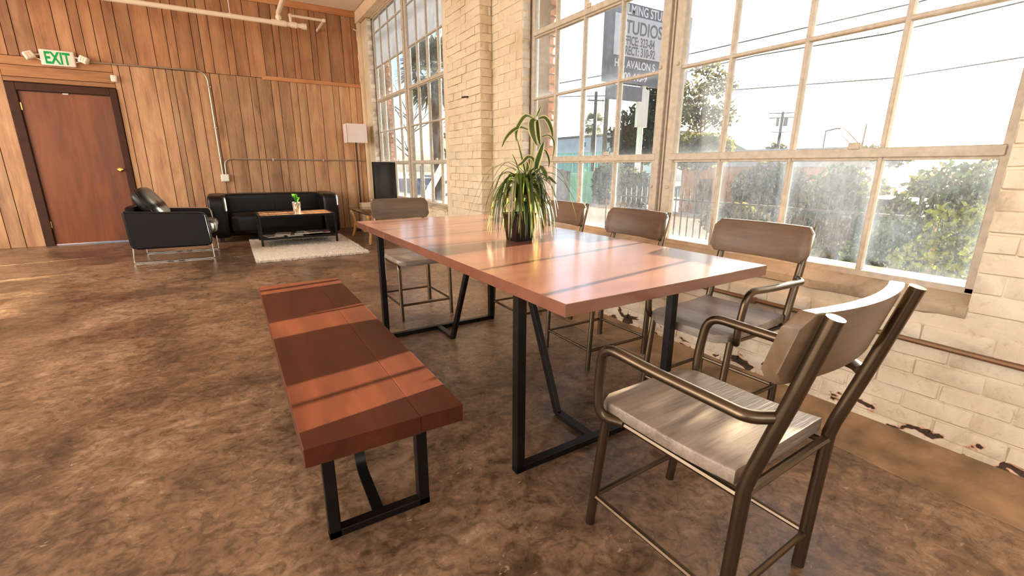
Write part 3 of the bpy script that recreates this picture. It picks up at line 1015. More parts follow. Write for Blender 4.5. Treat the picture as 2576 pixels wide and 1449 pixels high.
# ------------------------------------------------------------------ bench
B = thing('bench', 'long reddish wood bench on black steel frames left of the table', 'bench', (0.285, 1.995, 0.0))
BZ0, BZ1 = 0.398, 0.452
MB().box(-0.15, 0.15, -0.905, 0.905, BZ0, BZ1, 0.0015).build('bench_board', M['bench'], B, False, (-0.065, 0, 0))
MB().box(-0.065, 0.065, -0.905, 0.905, BZ0, BZ1 - 0.0006, 0.0015).build('bench_board', M['bench'], B, False, (0.1503, 0.002, 0))
for s, yb in ((-1, -0.70), (1, 0.72)):
    for x in (-0.142, 0.148):
        MB().box(x - 0.018, x + 0.018, yb - 0.018, yb + 0.018, 0.0, BZ0, 0.002).build('leg', M['iron'], B)
    MB().box(-0.16, 0.166, yb - 0.018, yb + 0.018, 0.001, 0.026, 0.002).build('foot_bar', M['iron'], B)
    MB().box(-0.142, 0.148, yb - 0.018, yb + 0.018, BZ0 - 0.012, BZ0 - 0.0005, 0.002).build('top_bar', M['iron'], B)
    p = rounded([(0.0, yb, 0.007), (0.0, yb - s * 0.25, 0.035), (0.0, yb - s * 0.33, BZ0)], 0.05, 5)
    br = MB()
    br.loft([[(-0.018, q.y, q.z - 0.005), (0.018, q.y, q.z - 0.005), (0.018, q.y + s * 0.006, q.z + 0.005), (-0.018, q.y + s * 0.006, q.z + 0.005)] for q in p])
    br.build('brace', M['iron'], B, 50)

# ------------------------------------------------------------------ chairs
def rrect(hw, hh, r, n=3):
    pts = []
    for cx, cy, a0 in ((hw - r, hh - r, 0), (-hw + r, hh - r, 90), (-hw + r, -hh + r, 180), (hw - r, -hh + r, 270)):
        for k in range(n + 1):
            a = math.radians(a0 + 90 * k / n)
            pts.append((cx + r * math.cos(a), cy + r * math.sin(a)))
    return pts


def chair_meshes(arms):
    P = {}
    # seat: thick board, waterfall front edge, rounded front corners
    secs = []
    for k in range(17):
        y = -0.205 + 0.44 * k / 16
        hw = 0.204
        d = 0.235 - y
        if d < 0.05:
            hw -= 0.05 - math.sqrt(max(0.0, 0.05 ** 2 - (0.05 - d) ** 2)) * 0.98
        drop = max(0, y - 0.15)
        zc = 0.441 - drop ** 2 * 1.6 + 0.012 * (y / 0.2) ** 2 * (1 if y < 0 else 0)
        secs.append([(px, y, zc + pz) for px, pz in rrect(max(hw, 0.05), 0.019, 0.006, 2)])
    P['seat'] = MB().loft(secs).mesh('seat', M['seat'], 45)
    # curved back board leaning with the posts
    secs = []
    L = 0.235
    for k in range(21):
        x = -L + 2 * L * k / 20
        hh = 0.083
        d = L - abs(x)
        if d < 0.03:
            hh -= 0.03 - math.sqrt(max(0, 0.03 ** 2 - (0.03 - d) ** 2))
        yc = -0.292 + (x / L) ** 2 * 0.036 - 0.012
        ring = []
        for v, t in rrect(max(hh, 0.02), 0.016, 0.006, 2):
            z = 0.788 + v * 0.965
            y = yc - v * 0.25 + t
            ring.append((x, y, z))
        secs.append(ring)
    P['backrest'] = MB().loft(secs).mesh('backrest', M['back'], 45)
    for nm, s in (('l', -1), ('r', 1)):
        x = s * 0.2
        P['rear_' + nm] = MB().tube([(x, -0.218, 0), (x, -0.222, 0.22), (x, -0.228, 0.44), (x, -0.236, 0.48), (x, -0.29, 0.68), (x, -0.336, 0.865)], 0.0165, 12).mesh('leg', M['bronze'], True)
        if arms:
            P['front_' + nm] = MB().tube([(x, 0.235, 0), (x, 0.212, 0.22), (x, 0.188, 0.425)], 0.0145, 10).mesh('leg', M['bronze'], True)
            P['arm_' + nm] = MB().tube(rounded([(x, -0.268, 0.635), (s * 0.243, -0.235, 0.632), (s * 0.245, 0.02, 0.638), (s * 0.24, 0.182, 0.645), (s * 0.232, 0.20, 0.50), (s * 0.228, 0.195, 0.418), (s * 0.195, 0.13, 0.416)], 0.055, 5), 0.0145, 10).mesh('armrest', M['bronze'], True)
        else:
            P['front_' + nm] = MB().tube(rounded([(x, 0.232, 0), (x, 0.212, 0.425), (s * 0.19, 0.11, 0.416)], 0.05, 5), 0.0135, 10).mesh('leg', M['bronze'], True)
        P['rail_' + nm] = MB().tube([(s * 0.195, -0.225, 0.413), (s * 0.195, 0.19, 0.413)], 0.0095, 8).mesh('seat_rail', M['bronze'], True)
        P['side_' + nm] = MB().tube([(x, -0.22, 0.115), (x, 0.222, 0.115)], 0.0088, 8).mesh('stretcher', M['bronze'], True)
    P['rail_back'] = MB().tube([(-0.2, -0.228, 0.425), (-0.12, -0.222, 0.418), (0.12, -0.222, 0.418), (0.2, -0.228, 0.425)], 0.012, 8).mesh('seat_rail', M['bronze'], True)
    P['st_f'] = MB().tube([(-0.2, 0.222, 0.115), (0.2, 0.222, 0.115)], 0.0088, 8).mesh('stretcher', M['bronze'], True)
    P['st_b'] = MB().tube([(-0.2, -0.22, 0.115), (0.2, -0.22, 0.115)], 0.0088, 8).mesh('stretcher', M['bronze'], True)
    return P


CH = {a: chair_meshes(a) for a in (True, False)}


def chair(arms, x, y, rz, label, pale=False):
    t = thing('dining_chair', label, 'chair', (x, y, 0), rz, 'steel and wood chairs around the dining table')
    for key, me in CH[arms].items():
        if key == 'backrest' and pale:
            me = me.copy()
            me.materials[0] = M['back_pale']
        link(me.name.split('.')[0], me, t)
    return t


chair(True, 1.072, 0.695, math.radians(2), 'armchair style metal dining chair with pale weathered seat at near end of table', True)
chair(True, 1.878, 1.238, math.radians(91), 'dining chair with metal armrests in the window row, nearest the table corner')
chair(False, 1.845, 2.015, math.radians(90), 'armless dining chair, second in the window row, behind the table beside potted plant', )
chair(False, 1.866, 2.765, math.radians(90), 'armless dining chair, third in the window row, partly hidden by potted plant')
chair(False, 1.180, 3.42, math.radians(181), 'armless dining chair with greyish back at the far end of the table', True)

# ------------------------------------------------------------------ leaves
def leaf_mesh(pts, width, mat, profile='lance', fold=0.25, facing=None):
    """blade swept along points; UV x across, y along"""
    pts = [Vector(p) for p in pts]
    # resample with Catmull-Rom
    P = [pts[0]] + pts + [pts[-1]]
    cv = []
    seg = 3
    for i in range(1, len(P) - 2):
        p0, p1, p2, p3 = P[i - 1], P[i], P[i + 1], P[i + 2]
        for k in range(seg):
            t = k / seg
            cv.append(0.5 * ((2 * p1) + (p2 - p0) * t + (2 * p0 - 5 * p1 + 4 * p2 - p3) * t * t + (3 * p1 - p0 - 3 * p2 + p3) * t ** 3))
    cv.append(pts[-1])
    n = len(cv)
    verts, faces, uvs = [], [], []
    for i, p in enumerate(cv):
        t = (cv[min(i + 1, n - 1)] - cv[max(i - 1, 0)]).normalized()
        ref = facing if facing is not None else Vector((0, 0, 1))
        side = t.cross(ref)
        if side.length < 0.05:
            side = t.cross(Vector((0.3, 1, 0)))
        side.normalize()
        nrm = side.cross(t)
        u = i / (n - 1)
        wd = width * (math.sin(math.pi * min(1, u * 0.92 + 0.08)) ** 0.7 if profile == 'lance' else (1 - u) ** 0.55 * min(1, 0.6 + u * 3)) + 0.0006
        verts += [p - side * wd / 2 + nrm * wd * fold, p, p + side * wd / 2 + nrm * wd * fold]
        uvs += [(0, u), (0.5, u), (1, u)]
    for i in range(n - 1):
        a = i * 3
        faces += [(a, a + 1, a + 4, a + 3), (a + 1, a + 2, a + 5, a + 4)]
    me = bpy.data.meshes.new('leaf')
    me.from_pydata(verts, [], faces)
    ul = me.uv_layers.new(name='UVMap')
    for lp in me.loops:
        ul.data[lp.index].uv = uvs[lp.vertex_index]
    me.materials.append(mat)
    me.shade_smooth()
    return me


PP = thing('potted_plant', 'tall drooping variegated plant in a black square pot on the table', 'plant', (1.228, 1.946, 0.76), math.radians(1))
m = MB()
m.loft([[(s * 0.047, t * 0.047, 0) for s, t in ((-1, -1), (1, -1), (1, 1), (-1, 1))],
        [(s * 0.060, t * 0.060, 0.132) for s, t in ((-1, -1), (1, -1), (1, 1), (-1, 1))],
        [(s * 0.063, t * 0.063, 0.139) for s, t in ((-1, -1), (1, -1), (1, 1), (-1, 1))],
        [(s * 0.056, t * 0.056, 0.139) for s, t in ((-1, -1), (1, -1), (1, 1), (-1, 1))],
        [(s * 0.053, t * 0.053, 0.118) for s, t in ((-1, -1), (1, -1), (1, 1), (-1, 1))]])
m.build('pot', M['black_gloss'], PP)
MB().box(-0.052, 0.052, -0.052, 0.052, 0.108, 0.122).build('soil', M['soil'], PP)
MB().tube([(0.03, 0, 0.11), (0.055, 0.0, 0.3), (0.085, 0.01, 0.45), (0.085, 0.0, 0.60)], [0.008, 0.007, 0.006, 0.004], 7).build('stem', M['stem'], PP, True)
MB().tube([(0.015, 0.015, 0.11), (0.03, 0.03, 0.24), (0.045, 0.02, 0.30)], [0.009, 0.008, 0.006], 7).build('stem', M['stem'], PP, True)


def rp(px, py, y=0.0):      # a point in the plant's own plane, in steps of a few millimetres
    return Vector(((px - 1305.6) * 0.00236, y, (525 - py) * 0.00187 + 0.162))


view_face = Vector((-0.45, -0.85, 0.25)).normalized()
BL = [([(1340, 300), (1318, 292), (1300, 312), (1290, 335), (1289, 358)], 0.022, -0.03),
      ([(1326, 326), (1302, 321), (1280, 332), (1262, 350), (1249, 373)], 0.020, -0.05),
      ([(1344, 299), (1332, 305), (1329, 325), (1331, 345), (1336, 366)], 0.040, -0.04),
      ([(1348, 300), (1342, 318), (1339, 340), (1338, 366)], 0.030, -0.06),
      ([(1346, 318), (1348, 328), (1346, 340)], 0.022, 0.03),
      ([(1352, 296), (1366, 293), (1378, 305), (1386, 325), (1389, 343)], 0.026, 0.0),
      ([(1358, 342), (1378, 336), (1394, 345), (1401, 365), (1399, 405)], 0.012, 0.03),
      ([(1346, 432), (1344, 408), (1347, 382), (1351, 354)], 0.036, -0.05),
      ([(1358, 378), (1370, 375), (1380, 388), (1386, 405), (1386, 422)], 0.014, 0.02),
      ([(1345, 418), (1337, 398), (1322, 394), (1308, 408), (1292, 418)], 0.022, -0.02),
      ([(1323, 452), (1332, 440), (1340, 430), (1344, 422)], 0.026, -0.05),
      ([(1353, 416), (1361, 422), (1368, 438), (1370, 456)], 0.030, -0.02),
      ([(1366, 446), (1378, 446), (1386, 455), (1393, 464)], 0.020, -0.03),
      ([(1325, 456), (1318, 425), (1308, 385), (1298, 345)], 0.012, 0.0),
      ([(1318, 462), (1308, 432), (1301, 405), (1295, 385)], 0.009, 0.03),
      ([(1346, 292), (1350, 282), (1353, 275), (1357, 265)], 0.012, 0.0),
      ([(1322, 432), (1328, 420), (1330, 405)], 0.020, 0.02)]
for ptsx, wd, yo in BL:
    n = len(ptsx)
    pts = [rp(a, b, yo * i / (n - 1)) for i, (a, b) in enumerate(ptsx)]
    link('leaf', leaf_mesh(pts, wd, M['leaf_var'], 'lance', 0.12, view_face), PP)
rl = random.Random(21)
for i in range(125):
    a = rl.uniform(0, 2 * math.pi)
    reach = 0.078 + 0.10 * rl.random() ** 1.3
    h0 = rl.uniform(0.17, 0.30)
    root = Vector((0.03 + 0.03 * math.cos(a), 0.015 + 0.03 * math.sin(a), h0))
    rise = rl.uniform(0.03, 0.13)
    drop = min(h0 - 0.02, rl.uniform(0.06, 0.30))
    d = Vector((math.cos(a), math.sin(a), 0))
    sw = Vector((-d.y, d.x, 0)) * rl.uniform(-0.03, 0.03)
    pts = []
    for q in range(6):
        u = q / 5
        pts.append(root + d * reach * (1.25 * u - 0.25 * u * u * u) + sw * u * u + Vector((0, 0, rise * 2.6 * u * (1 - u) - drop * u ** 2.4)))
    mt = M['leaf_pale'] if rl.random() < 0.07 else M['leaf_grass']
    link('leaf', leaf_mesh(pts, rl.uniform(0.011, 0.024), mt, 'blade', 0.2), PP)
for i in range(11):         # long straggling blades
    a = rl.uniform(0, 2 * math.pi)
    d = Vector((math.cos(a), math.sin(a), 0))
    root = Vector((0.045, 0.01, rl.uniform(0.24, 0.33)))
    L = rl.uniform(0.24, 0.36)
    pts = [root, root + d * L * 0.35 + Vector((0, 0, 0.07)), root + d * L * 0.7 + Vector((0, 0, 0.02)), root + d * L + Vector((0, 0, -rl.uniform(0.08, 0.2)))]
    link('leaf', leaf_mesh(pts, rl.uniform(0.006, 0.011), M['leaf_grass'], 'blade', 0.2), PP)

# ------------------------------------------------------------------ lounge corner
def cushion(mb, x0, x1, y0, y1, z0, z1, puff=0.02, n=8, mat=None, pw=4.0):
    """soft box: superellipsoid-like shell"""
    cx, cy, cz = (x0 + x1) / 2, (y0 + y1) / 2, (z0 + z1) / 2
    hx, hy, hz = (x1 - x0) / 2, (y1 - y0) / 2, (z1 - z0) / 2
    vset, N = {}, n + 1
    def gv(p):
        k = tuple(round(c, 5) for c in p)
        if k not in vset:
            vset[k] = mb.b.verts.new(p)
        return vset[k]
    for ax in range(3):
        for sg in (-1, 1):
            for i in range(N):
                for j in range(N):
                    q = []
                    for di, dj in ((0, 0), (1, 0), (1, 1), (0, 1)):
                        c = [0, 0, 0]
                        c[ax] = sg
                        c[(ax + 1) % 3] = math.sin((-1 + 2 * (i + di) / N) * math.pi / 2)
                        c[(ax + 2) % 3] = math.sin((-1 + 2 * (j + dj) / N) * math.pi / 2)
                        q.append(gv(Vector(c)))
                    mb.b.faces.new(q)
    for v in vset.values():
        p = v.co
        L = (abs(p.x) ** pw + abs(p.y) ** pw + abs(p.z) ** pw) ** (1 / pw)
        q = p / L
        f = Vector((q.x * hx, q.y * hy, q.z * hz)) + Vector((cx, cy, cz))
        v.co = (mat @ f) if mat is not None else f


SO = thing('sofa', 'black leather two seat sofa with fat arms against the plank wall', 'sofa', (0.605, 8.45, 0))
m = MB(); cushion(m, -0.88, 0.88, -0.30, 0.40, 0.075, 0.26, pw=12); m.build('base', M['leather'], SO, True)
m = MB(); cushion(m, -0.70, 0.70, -0.44, 0.22, 0.10, 0.43, pw=7); m.build('seat_cushion', M['leather'], SO, True)
m = MB(); cushion(m, -0.76, 0.76, 0.10, 0.46, 0.25, 0.69, n=12, pw=14); m.build('backrest', M['leather'], SO, True)
MB().tube([(0, 0.098, 0.44), (0, 0.097, 0.62)], 0.004, 5).build('seam', M['leather'], SO, True)
for s in (-1, 1):
    m = MB(); cushion(m, s * 0.79 - 0.125, s * 0.79 + 0.125, -0.45, 0.45, 0.06, 0.70, n=10, pw=9); m.build('armrest', M['leather'], SO, True)
    for y in (-0.30, 0.36):
        MB().box(s * 0.8 - 0.03, s * 0.8 + 0.03, y - 0.03, y + 0.03, 0, 0.075, 0.004).build('leg', M['pole'], SO)

AC = thing('armchair', 'black leather club armchair on chrome sled legs in front of door', 'armchair', (-0.65, 7.13, 0), math.radians(-3))
for s in (-1, 1):
    m = MB()
    y = s * 0.365
    m.loft([[(px, y + t, pz) for px, pz in ((-0.42, 0.61), (0.345, 0.575), (0.385, 0.55), (0.41, 0.20), (0.37, 0.165), (-0.36, 0.165), (-0.40, 0.20))] for t in (-0.035, 0.035)])
    es = [e for e in m.b.edges]
    bmesh.ops.bevel(m.b, geom=es, offset=0.018, segments=3, affect='EDGES')
    sd = m.build('side_panel', M['leather'], AC, 50)
    if s > 0:
        MB().tube(rounded([(-0.40, y - s * 0.04, 0.602), (0.37, y - s * 0.04, 0.57), (0.405, y - s * 0.04, 0.30)], 0.04, 5), 0.008, 6).build('chrome_edge', M['chrome'], sd, True)
    MB().tube(rounded([(-0.385, y, 0.19), (-0.40, y, 0.008), (0.40, y, 0.008), (0.395, y, 0.19)], 0.015, 4), 0.008, 7).build('leg', M['chrome'], AC, True)
    for x in (-0.05, 0.06):
        MB().box(x - 0.03, x + 0.03, y - 0.012, y + 0.012, 0, 0.008).build('glide_pad', M['pole'], AC)
m = MB(); cushion(m, -0.36, 0.36, -0.33, 0.33, 0.17, 0.31, pw=8); m.build('seat_base', M['leather'], AC, True)
m = MB(); cushion(m, -0.28, 0.465, -0.315, 0.315, 0.28, 0.47, pw=4.5); m.build('seat_cushion', M['leather'], AC, True)
m = MB(); cushion(m, -0.42, -0.30, -0.33, 0.33, 0.17, 0.655, pw=7); m.build('backrest', M['leather'], AC, True)
mt = Matrix.Translation((-0.19, -0.02, 0.665)) @ Matrix.Rotation(math.radians(-32), 4, 'Y')
m = MB(); cushion(m, -0.10, 0.10, -0.30, 0.30, -0.21, 0.21, pw=3.4, mat=mt); bc = m.build('back_cushion', M['leather'], AC, True)
m = MB()
ring = []
for k in range(28):
    a = 2 * math.pi * k / 28
    cy, cz = math.cos(a), math.sin(a)
    L = (abs(cy) ** 3.4 + abs(cz) ** 3.4) ** (1 / 3.4)
    ring.append(mt @ Vector((0, cy / L * 0.302, cz / L * 0.212)))
m.tube(ring + [ring[0]], 0.006, 6, False).build('piping', M['leather'], bc, True)

CT = thing('coffee_table', 'low black framed coffee table with brown board top and magazine shelf on rug', 'table', (0.785, 7.44, 0.041))
CW, CD, CHH = 0.49, 0.33, 0.42
for sx in (-1, 1):
    for sy in (-1, 1):
        MB().box(sx * CW - 0.014, sx * CW + 0.014, sy * CD - 0.014, sy * CD + 0.014, 0, CHH, 0.002).build('leg', M['iron'], CT)
f = MB()
for z in (CHH - 0.026, 0.085):
    for s in (-1, 1):
        f.box(-CW, CW, s * CD - 0.013, s * CD + 0.013, z, z + 0.026).box(s * CW - 0.013, s * CW + 0.013, -CD, CD, z, z + 0.026)
f.build('frame', M['iron'], CT)
cb = [-0.477, -0.36, -0.27, -0.09, 0.0, 0.11, 0.22, 0.34, 0.40, 0.477]
for xa, xb in zip(cb, cb[1:]):
    MB().box(-(xb - xa) / 2 + 0.001, (xb - xa) / 2 - 0.001, -CD + 0.014, CD - 0.014, CHH - 0.016, CHH - 0.002, 0.002).build('top_board', M['coffee_top'], CT, loc=((xa + xb) / 2, 0, 0))
MB().box(-CW + 0.012, CW - 0.012, -CD + 0.012, CD - 0.012, 0.088, 0.108).build('shelf', M['iron'], CT)
covers = [(srgb(96, 96, 104), srgb(196, 186, 176)), (srgb(200, 188, 172), srgb(70, 64, 62)), (srgb(70, 66, 72), srgb(204, 196, 186)), (srgb(210, 198, 180), srgb(60, 58, 64)), (srgb(82, 70, 78), srgb(180, 160, 140)), (srgb(96, 54, 76), srgb(188, 108, 128))]
mag_lab = ['grey covered magazine at left end of the coffee table shelf', 'pale covered magazine second from left on the coffee table shelf', 'dark photo magazine third from left on the coffee table shelf',
           'pale magazine with dark picture in middle of the coffee table shelf', 'tan and grey magazine second from right on the coffee table shelf', 'plum coloured magazine at right end of the coffee table shelf']
zt = [0.150, 0.162, 0.1505, 0.1625, 0.1745, 0.1635]
for i, ((c1, c2), lb) in enumerate(zip(covers, mag_lab)):
    x = 0.785 - 0.335 + i * 0.134
    o = thing('magazine', lb, 'magazine', (x, 7.30 + (i % 2) * 0.06, zt[i] + 0.001), math.radians([12, -8, 5, -14, 9, -5][i]), 'magazines on the coffee table shelf')
    MB().box(-0.10, 0.10, -0.135, 0.135, 0, 0.009, 0.001).build('pages', M['page'], o)
    t = NT('cover_print')
    p = t.pbsdf(0.3)
    n = t.noise(t.coord(rand=True), 14, 2, 0.4)
    t.l(t.ramp(n, [(0.42, c1), (0.5, c2), (0.58, c1)], 'CONSTANT'), p.inputs['Base Color'])
    MB().box(-0.101, 0.101, -0.136, 0.136, 0.009, 0.0102).build('cover', t.m, o)
PL = thing('small_plant', 'little green plant in hammered silver pot on coffee table', 'plant', (0.80, 7.33, 0.4595))
m = MB()
prof = [(0.043, 0), (0.046, 0.02), (0.05, 0.05), (0.053, 0.08), (0.056, 0.11), (0.059, 0.14), (0.061, 0.158), (0.055, 0.158), (0.05, 0.135)]
m.lathe(prof, 18)
rq = random.Random(4)
for v in m.b.verts:
    if 0.01 < v.co.z < 0.15:
        k = 1 + rq.uniform(-0.06, 0.06)
        v.co.x *= k
        v.co.y *= k
m.build('pot', M['silver'], PL)
MB().lathe([(0.05, 0), (0.05, 0.01)], 12, (0, 0, 0.13)).build('soil', M['soil'], PL)
for k in range(14):
    a = k * 2.4
    d = Vector((math.cos(a), math.sin(a), 0))
    r0 = d * 0.012 + Vector((0, 0, 0.138))
    h = 0.07 + 0.09 * ((k * 7) % 5) / 5
    link('leaf', leaf_mesh([r0, r0 + d * 0.015 + Vector((0, 0, h * 0.5)), r0 + d * 0.03 + Vector((0, 0, h * 0.85)), r0 + d * 0.045 + Vector((0, 0, h))], 0.034, M['leaf_small'], 'lance', 0.15), PL)

# rug: thick pile with tufted edges
RG = thing('rug', 'cream sheepskin rug under the coffee table', 'rug', (0.825, 7.07, 0))
m = MB()
nx, ny = 60, 84
rw, rd = 0.66, 0.98
gv = []
for j in range(ny + 1):
    for i in range(nx + 1):
        x, y = -rw + 2 * rw * i / nx, -rd + 2 * rd * j / ny
        e = min(rw - abs(x), rd - abs(y))
        z = 0.024 * min(1, (e / 0.03)) ** 0.5 + 0.006 * mnoise.noise(Vector((x * 22, y * 22, 1))) + 0.004 * mnoise.noise(Vector((x * 60, y * 60, 4)))
        wob = 0.012 * mnoise.noise(Vector((x * 9, y * 9, 7))) * (1 if e < 0.02 else 0)
        gv.append(m.b.verts.new((x + wob, y + wob, max(0.002, z))))
for j in range(ny):
    for i in range(nx):
        a = j * (nx + 1) + i
        m.b.faces.new((gv[a], gv[a + 1], gv[a + nx + 2], gv[a + nx + 1]))
m.build('backing', M['rug'], RG, True)
rt_ = random.Random(3)
vv, ff = [], []
for k in range(9000):
    x, y = rt_.uniform(-rw, rw), rt_.uniform(-rd, rd)
    if k < 2600:
        q = rt_.random()
        if q < 0.4:
            y = -rd + rt_.uniform(-0.004, 0.02)
        elif q < 0.7:
            x = rw - rt_.uniform(-0.004, 0.02)
        else:
            x = -rw + rt_.uniform(-0.004, 0.02)
    h = rt_.uniform(0.024, 0.040)
    a = rt_.uniform(0, 6.28)
    w_ = 0.005
    n = len(vv)
    dx, dy = math.cos(a) * w_, math.sin(a) * w_
    lx, ly = rt_.uniform(-0.014, 0.014), rt_.uniform(-0.014, 0.014)
    vv += [(x - dx, y - dy, 0.004), (x + dx, y + dy, 0.004), (x + lx, y + ly, h)]
    ff.append((n, n + 1, n + 2))
me = bpy.data.meshes.new('pile')
me.from_pydata(vv, [], ff)
me.materials.append(M['rug'])
o = link('pile', me, RG)
o['kind'] = 'stuff'

LP = thing('floor_lamp', 'floor lamp with white box shade beside the plank wall', 'lamp', (2.0, 8.55, 0))
MB().box(-0.15, 0.15, -0.13, 0.13, 0, 0.02, 0.004).build('base', M['pole'], LP)
MB().tube([(0, 0, 0.02), (0, 0, 1.62)], 0.016, 8).build('pole', M['pole'], LP, True)
m = MB()
hx, hy = 0.17, 0.14
for (a, b, c_, d_) in ((-hx, hx, -hy, -hy + 0.004), (-hx, hx, hy - 0.004, hy), (-hx, -hx + 0.004, -hy, hy), (hx - 0.004, hx, -hy, hy)):
    m.box(a, b, c_, d_, 1.515, 1.825)
m.build('lamp_shade', M['shade'], LP)
MB().box(-hx, hx, -0.004, 0.004, 1.60, 1.61).build('shade_spider', M['pole'], LP)

STB = thing('side_table', 'smoked glass side table on carved honey wood legs', 'table', (1.95, 7.28, 0))
MB().box(-0.33, 0.30, -0.60, 0.62, 0.445, 0.46, 0.004, 2).build('glass_top', M['tglass'], STB, 40)
for sx, sy in ((-0.26, -0.5), (0.24, -0.5), (-0.26, 0.5), (0.24, 0.5)):
    d = Vector((sx, sy, 0)).normalized() * 0.05
    pts = [(sx + d.x * 0.9, sy + d.y * 0.9, 0.0), (sx, sy, 0.10), (sx - d.x, sy - d.y, 0.24), (sx, sy, 0.36), (sx + d.x * 0.6, sy + d.y * 0.6, 0.41), (sx, sy, 0.4445)]
    MB().tube(rounded(pts, 0.07, 3), 0.024, 8).build('leg', M['gold_wood'], STB, True)
    MB().lathe([(0.012, -0.03), (0.03, -0.015), (0.034, 0), (0.03, 0.015), (0.012, 0.03)], 10, (sx + d.x * 0.5, sy + d.y * 0.5, 0.405)).build('scroll', M['gold_wood'], STB, True)
f = MB()
f.bar((-0.26, -0.5, 0.20), (0.24, 0.5, 0.20), 0.025, 0.025).bar((0.24, -0.5, 0.20), (-0.26, 0.5, 0.20), 0.025, 0.025)
f.build('cross_brace', M['gold_wood'], STB)
TV = thing('television', 'black flat screen standing upright on the glass side table', 'television', (2.06, 7.16, 0.461), math.radians(10))
MB().box(-0.12, 0.12, -0.09, 0.09, 0, 0.014, 0.004).build('stand', M['black_gloss'], TV)
MB().box(-0.03, 0.03, -0.015, 0.015, 0.014, 0.20, 0.003).build('stand_neck', M['black_gloss'], TV)
MB().box(-0.185, 0.185, -0.025, 0.02, 0.155, 0.725, 0.005, 2).build('cabinet', M['black_gloss'], TV, 40)
MB().box(-0.175, 0.175, -0.027, -0.0245, 0.175, 0.712).build('screen', M['screen'], TV)
CB = thing('cardboard_box', 'cream cardboard box standing behind the glass side table', 'box', (2.10, 8.28, 0))
m = MB()
m.box(-0.17, 0.17, -0.10, 0.10, 0, 0.50, 0.003)
m.build('box_body', M['card'], CB)
MB().box(-0.03, 0.03, -0.102, 0.102, 0.44, 0.502).build('tape', M['page'], CB)

# ------------------------------------------------------------------ outside
ZG = -0.30
gr = MB()
gr.box(XO + 0.01, 120, -60, 120, ZG - 0.2, ZG).box(-60, XO + 0.01, YF + 0.26, 120, ZG - 0.2, -0.02)
structure(gr.build('ground', M['ground']), 'pale street and yard outside')


def foliage(clumps, n, size, mat, parent, seed, name='foliage', flat=0.5):
    r = random.Random(seed)
    vv, ff = [], []
    tot = sum(c[3] * c[4] * c[5] for c in clumps) ** 1.0
    for (cx, cy, cz, rx, ry, rz) in clumps:
        k = max(20, int(n * rx * ry * rz / tot))
        for _ in range(k):
            while True:
                p = Vector((r.uniform(-1, 1), r.uniform(-1, 1), r.uniform(-1, 1)))
                if p.length < 1:
                    break
            p = p * (0.45 + 0.55 * r.random()) ** 0.4 if r.random() < 0.6 else p
            c_ = Vector((cx + p.x * rx, cy + p.y * ry, cz + p.z * rz))
            a = Vector((r.uniform(-1, 1), r.uniform(-1, 1), r.uniform(-1, 1))).normalized()
            b = a.cross(Vector((r.uniform(-1, 1), r.uniform(-1, 1), r.uniform(-1, 1)))).normalized()
            s = size * r.uniform(0.6, 1.4)
            q = len(vv)
            vv += [c_ - a * s, c_ + b * s * flat, c_ + a * s, c_ - b * s * flat]
            ff.append((q, q + 1, q + 2, q + 3))
    me = bpy.data.meshes.new(name)
    me.from_pydata(vv, [], ff)
    me.materials.append(mat)
    o = link(name, me, parent)
    o['kind'] = 'stuff'
    return o


def branches(base, top, n, spread, parent, seed, mat, r0=0.12):
    r = random.Random(seed)
    b = Vector(base)
    t = Vector(top)
    MB().tube([b, b.lerp(t, 0.5) + Vector((r.uniform(-.1, .1), r.uniform(-.1, .1), 0)), t], [r0, r0 * 0.7, r0 * 0.3], 7).build('trunk', mat, parent, True)
    for k in range(n):
        s = b.lerp(t, r.uniform(0.35, 0.8))
        d = Vector((r.uniform(-1, 1), r.uniform(-1, 1), r.uniform(0.3, 1.3))).normalized() * spread * r.uniform(0.6, 1.2)
        MB().tube([s, s + d * 0.5 + Vector((0, 0, 0.05)), s + d], [r0 * 0.35, r0 * 0.22, r0 * 0.08], 5).build('branch', mat, parent, True)


# studio sign on its post
SG = thing('billboard', 'grey and white street sign board with studio lettering on a pale post', 'sign', (13.85, 13.0, ZG))
SX0, SX1 = -2.15, 2.0
zz = lambda z: z - ZG
MB().box(SX0, SX1, 0.0, 0.22, zz(4.05), zz(6.62), 0.01).build('sign_board', M['sign_dark'], SG)
MB().box(SX0 + 0.30, SX1 - 0.0, -0.03, 0.0, zz(4.92), zz(6.22)).build('light_panel', M['sign_light'], SG)
MB().box(SX1, SX1 + 0.10, 0.0, 0.22, zz(4.05), zz(6.65)).build('edge_strip', M['sign_light'], SG)
MB().box(SX0 + 0.25, SX0 + 1.9, 0.05, 0.2, zz(3.50), zz(3.99)).build('lower_panel', M['sign_dark'], SG)
MB().box(-0.40, 0.14, 0.06, 0.18, zz(2.6), zz(3.93)).build('hanging_panel', M['stucco'], SG)
MB().tube([(-0.12, 0.15, 0), (-0.12, 0.15, zz(4.1))], 0.11, 10).build('post', M['stucco'], SG, True)
tr_ = (math.pi / 2, 0, 0)
for s_, sz, lx, lz, mt_, sx_ in (('FILMING STUDIOS', 0.42, SX0 + 0.62, 6.28, M['sign_white'], 0.80), ('STUDIOS', 0.60, SX0 + 0.55, 5.66, M['sign_ink'], 0.86),
                            ('OFFICE: 323-84', 0.40, SX0 + 0.55, 5.30, M['sign_ink'], 0.66), ('DIRECT: 310-92', 0.40, SX0 + 0.55, 4.98, M['sign_ink'], 0.66),
                            ('H.L. AVALON S', 0.36, SX0 + 0.38, 4.56, M['sign_white'], 0.84), ('800-445-9', 0.34, SX0 + 0.70, 4.17, M['sign_white'], 0.95)):
    text('sign_lettering', s_, sz, (lx, -0.034 if mt_ is M['sign_ink'] else -0.004, zz(lz)), mt_, tr_, SG, sx_, 0.008, 0.002)

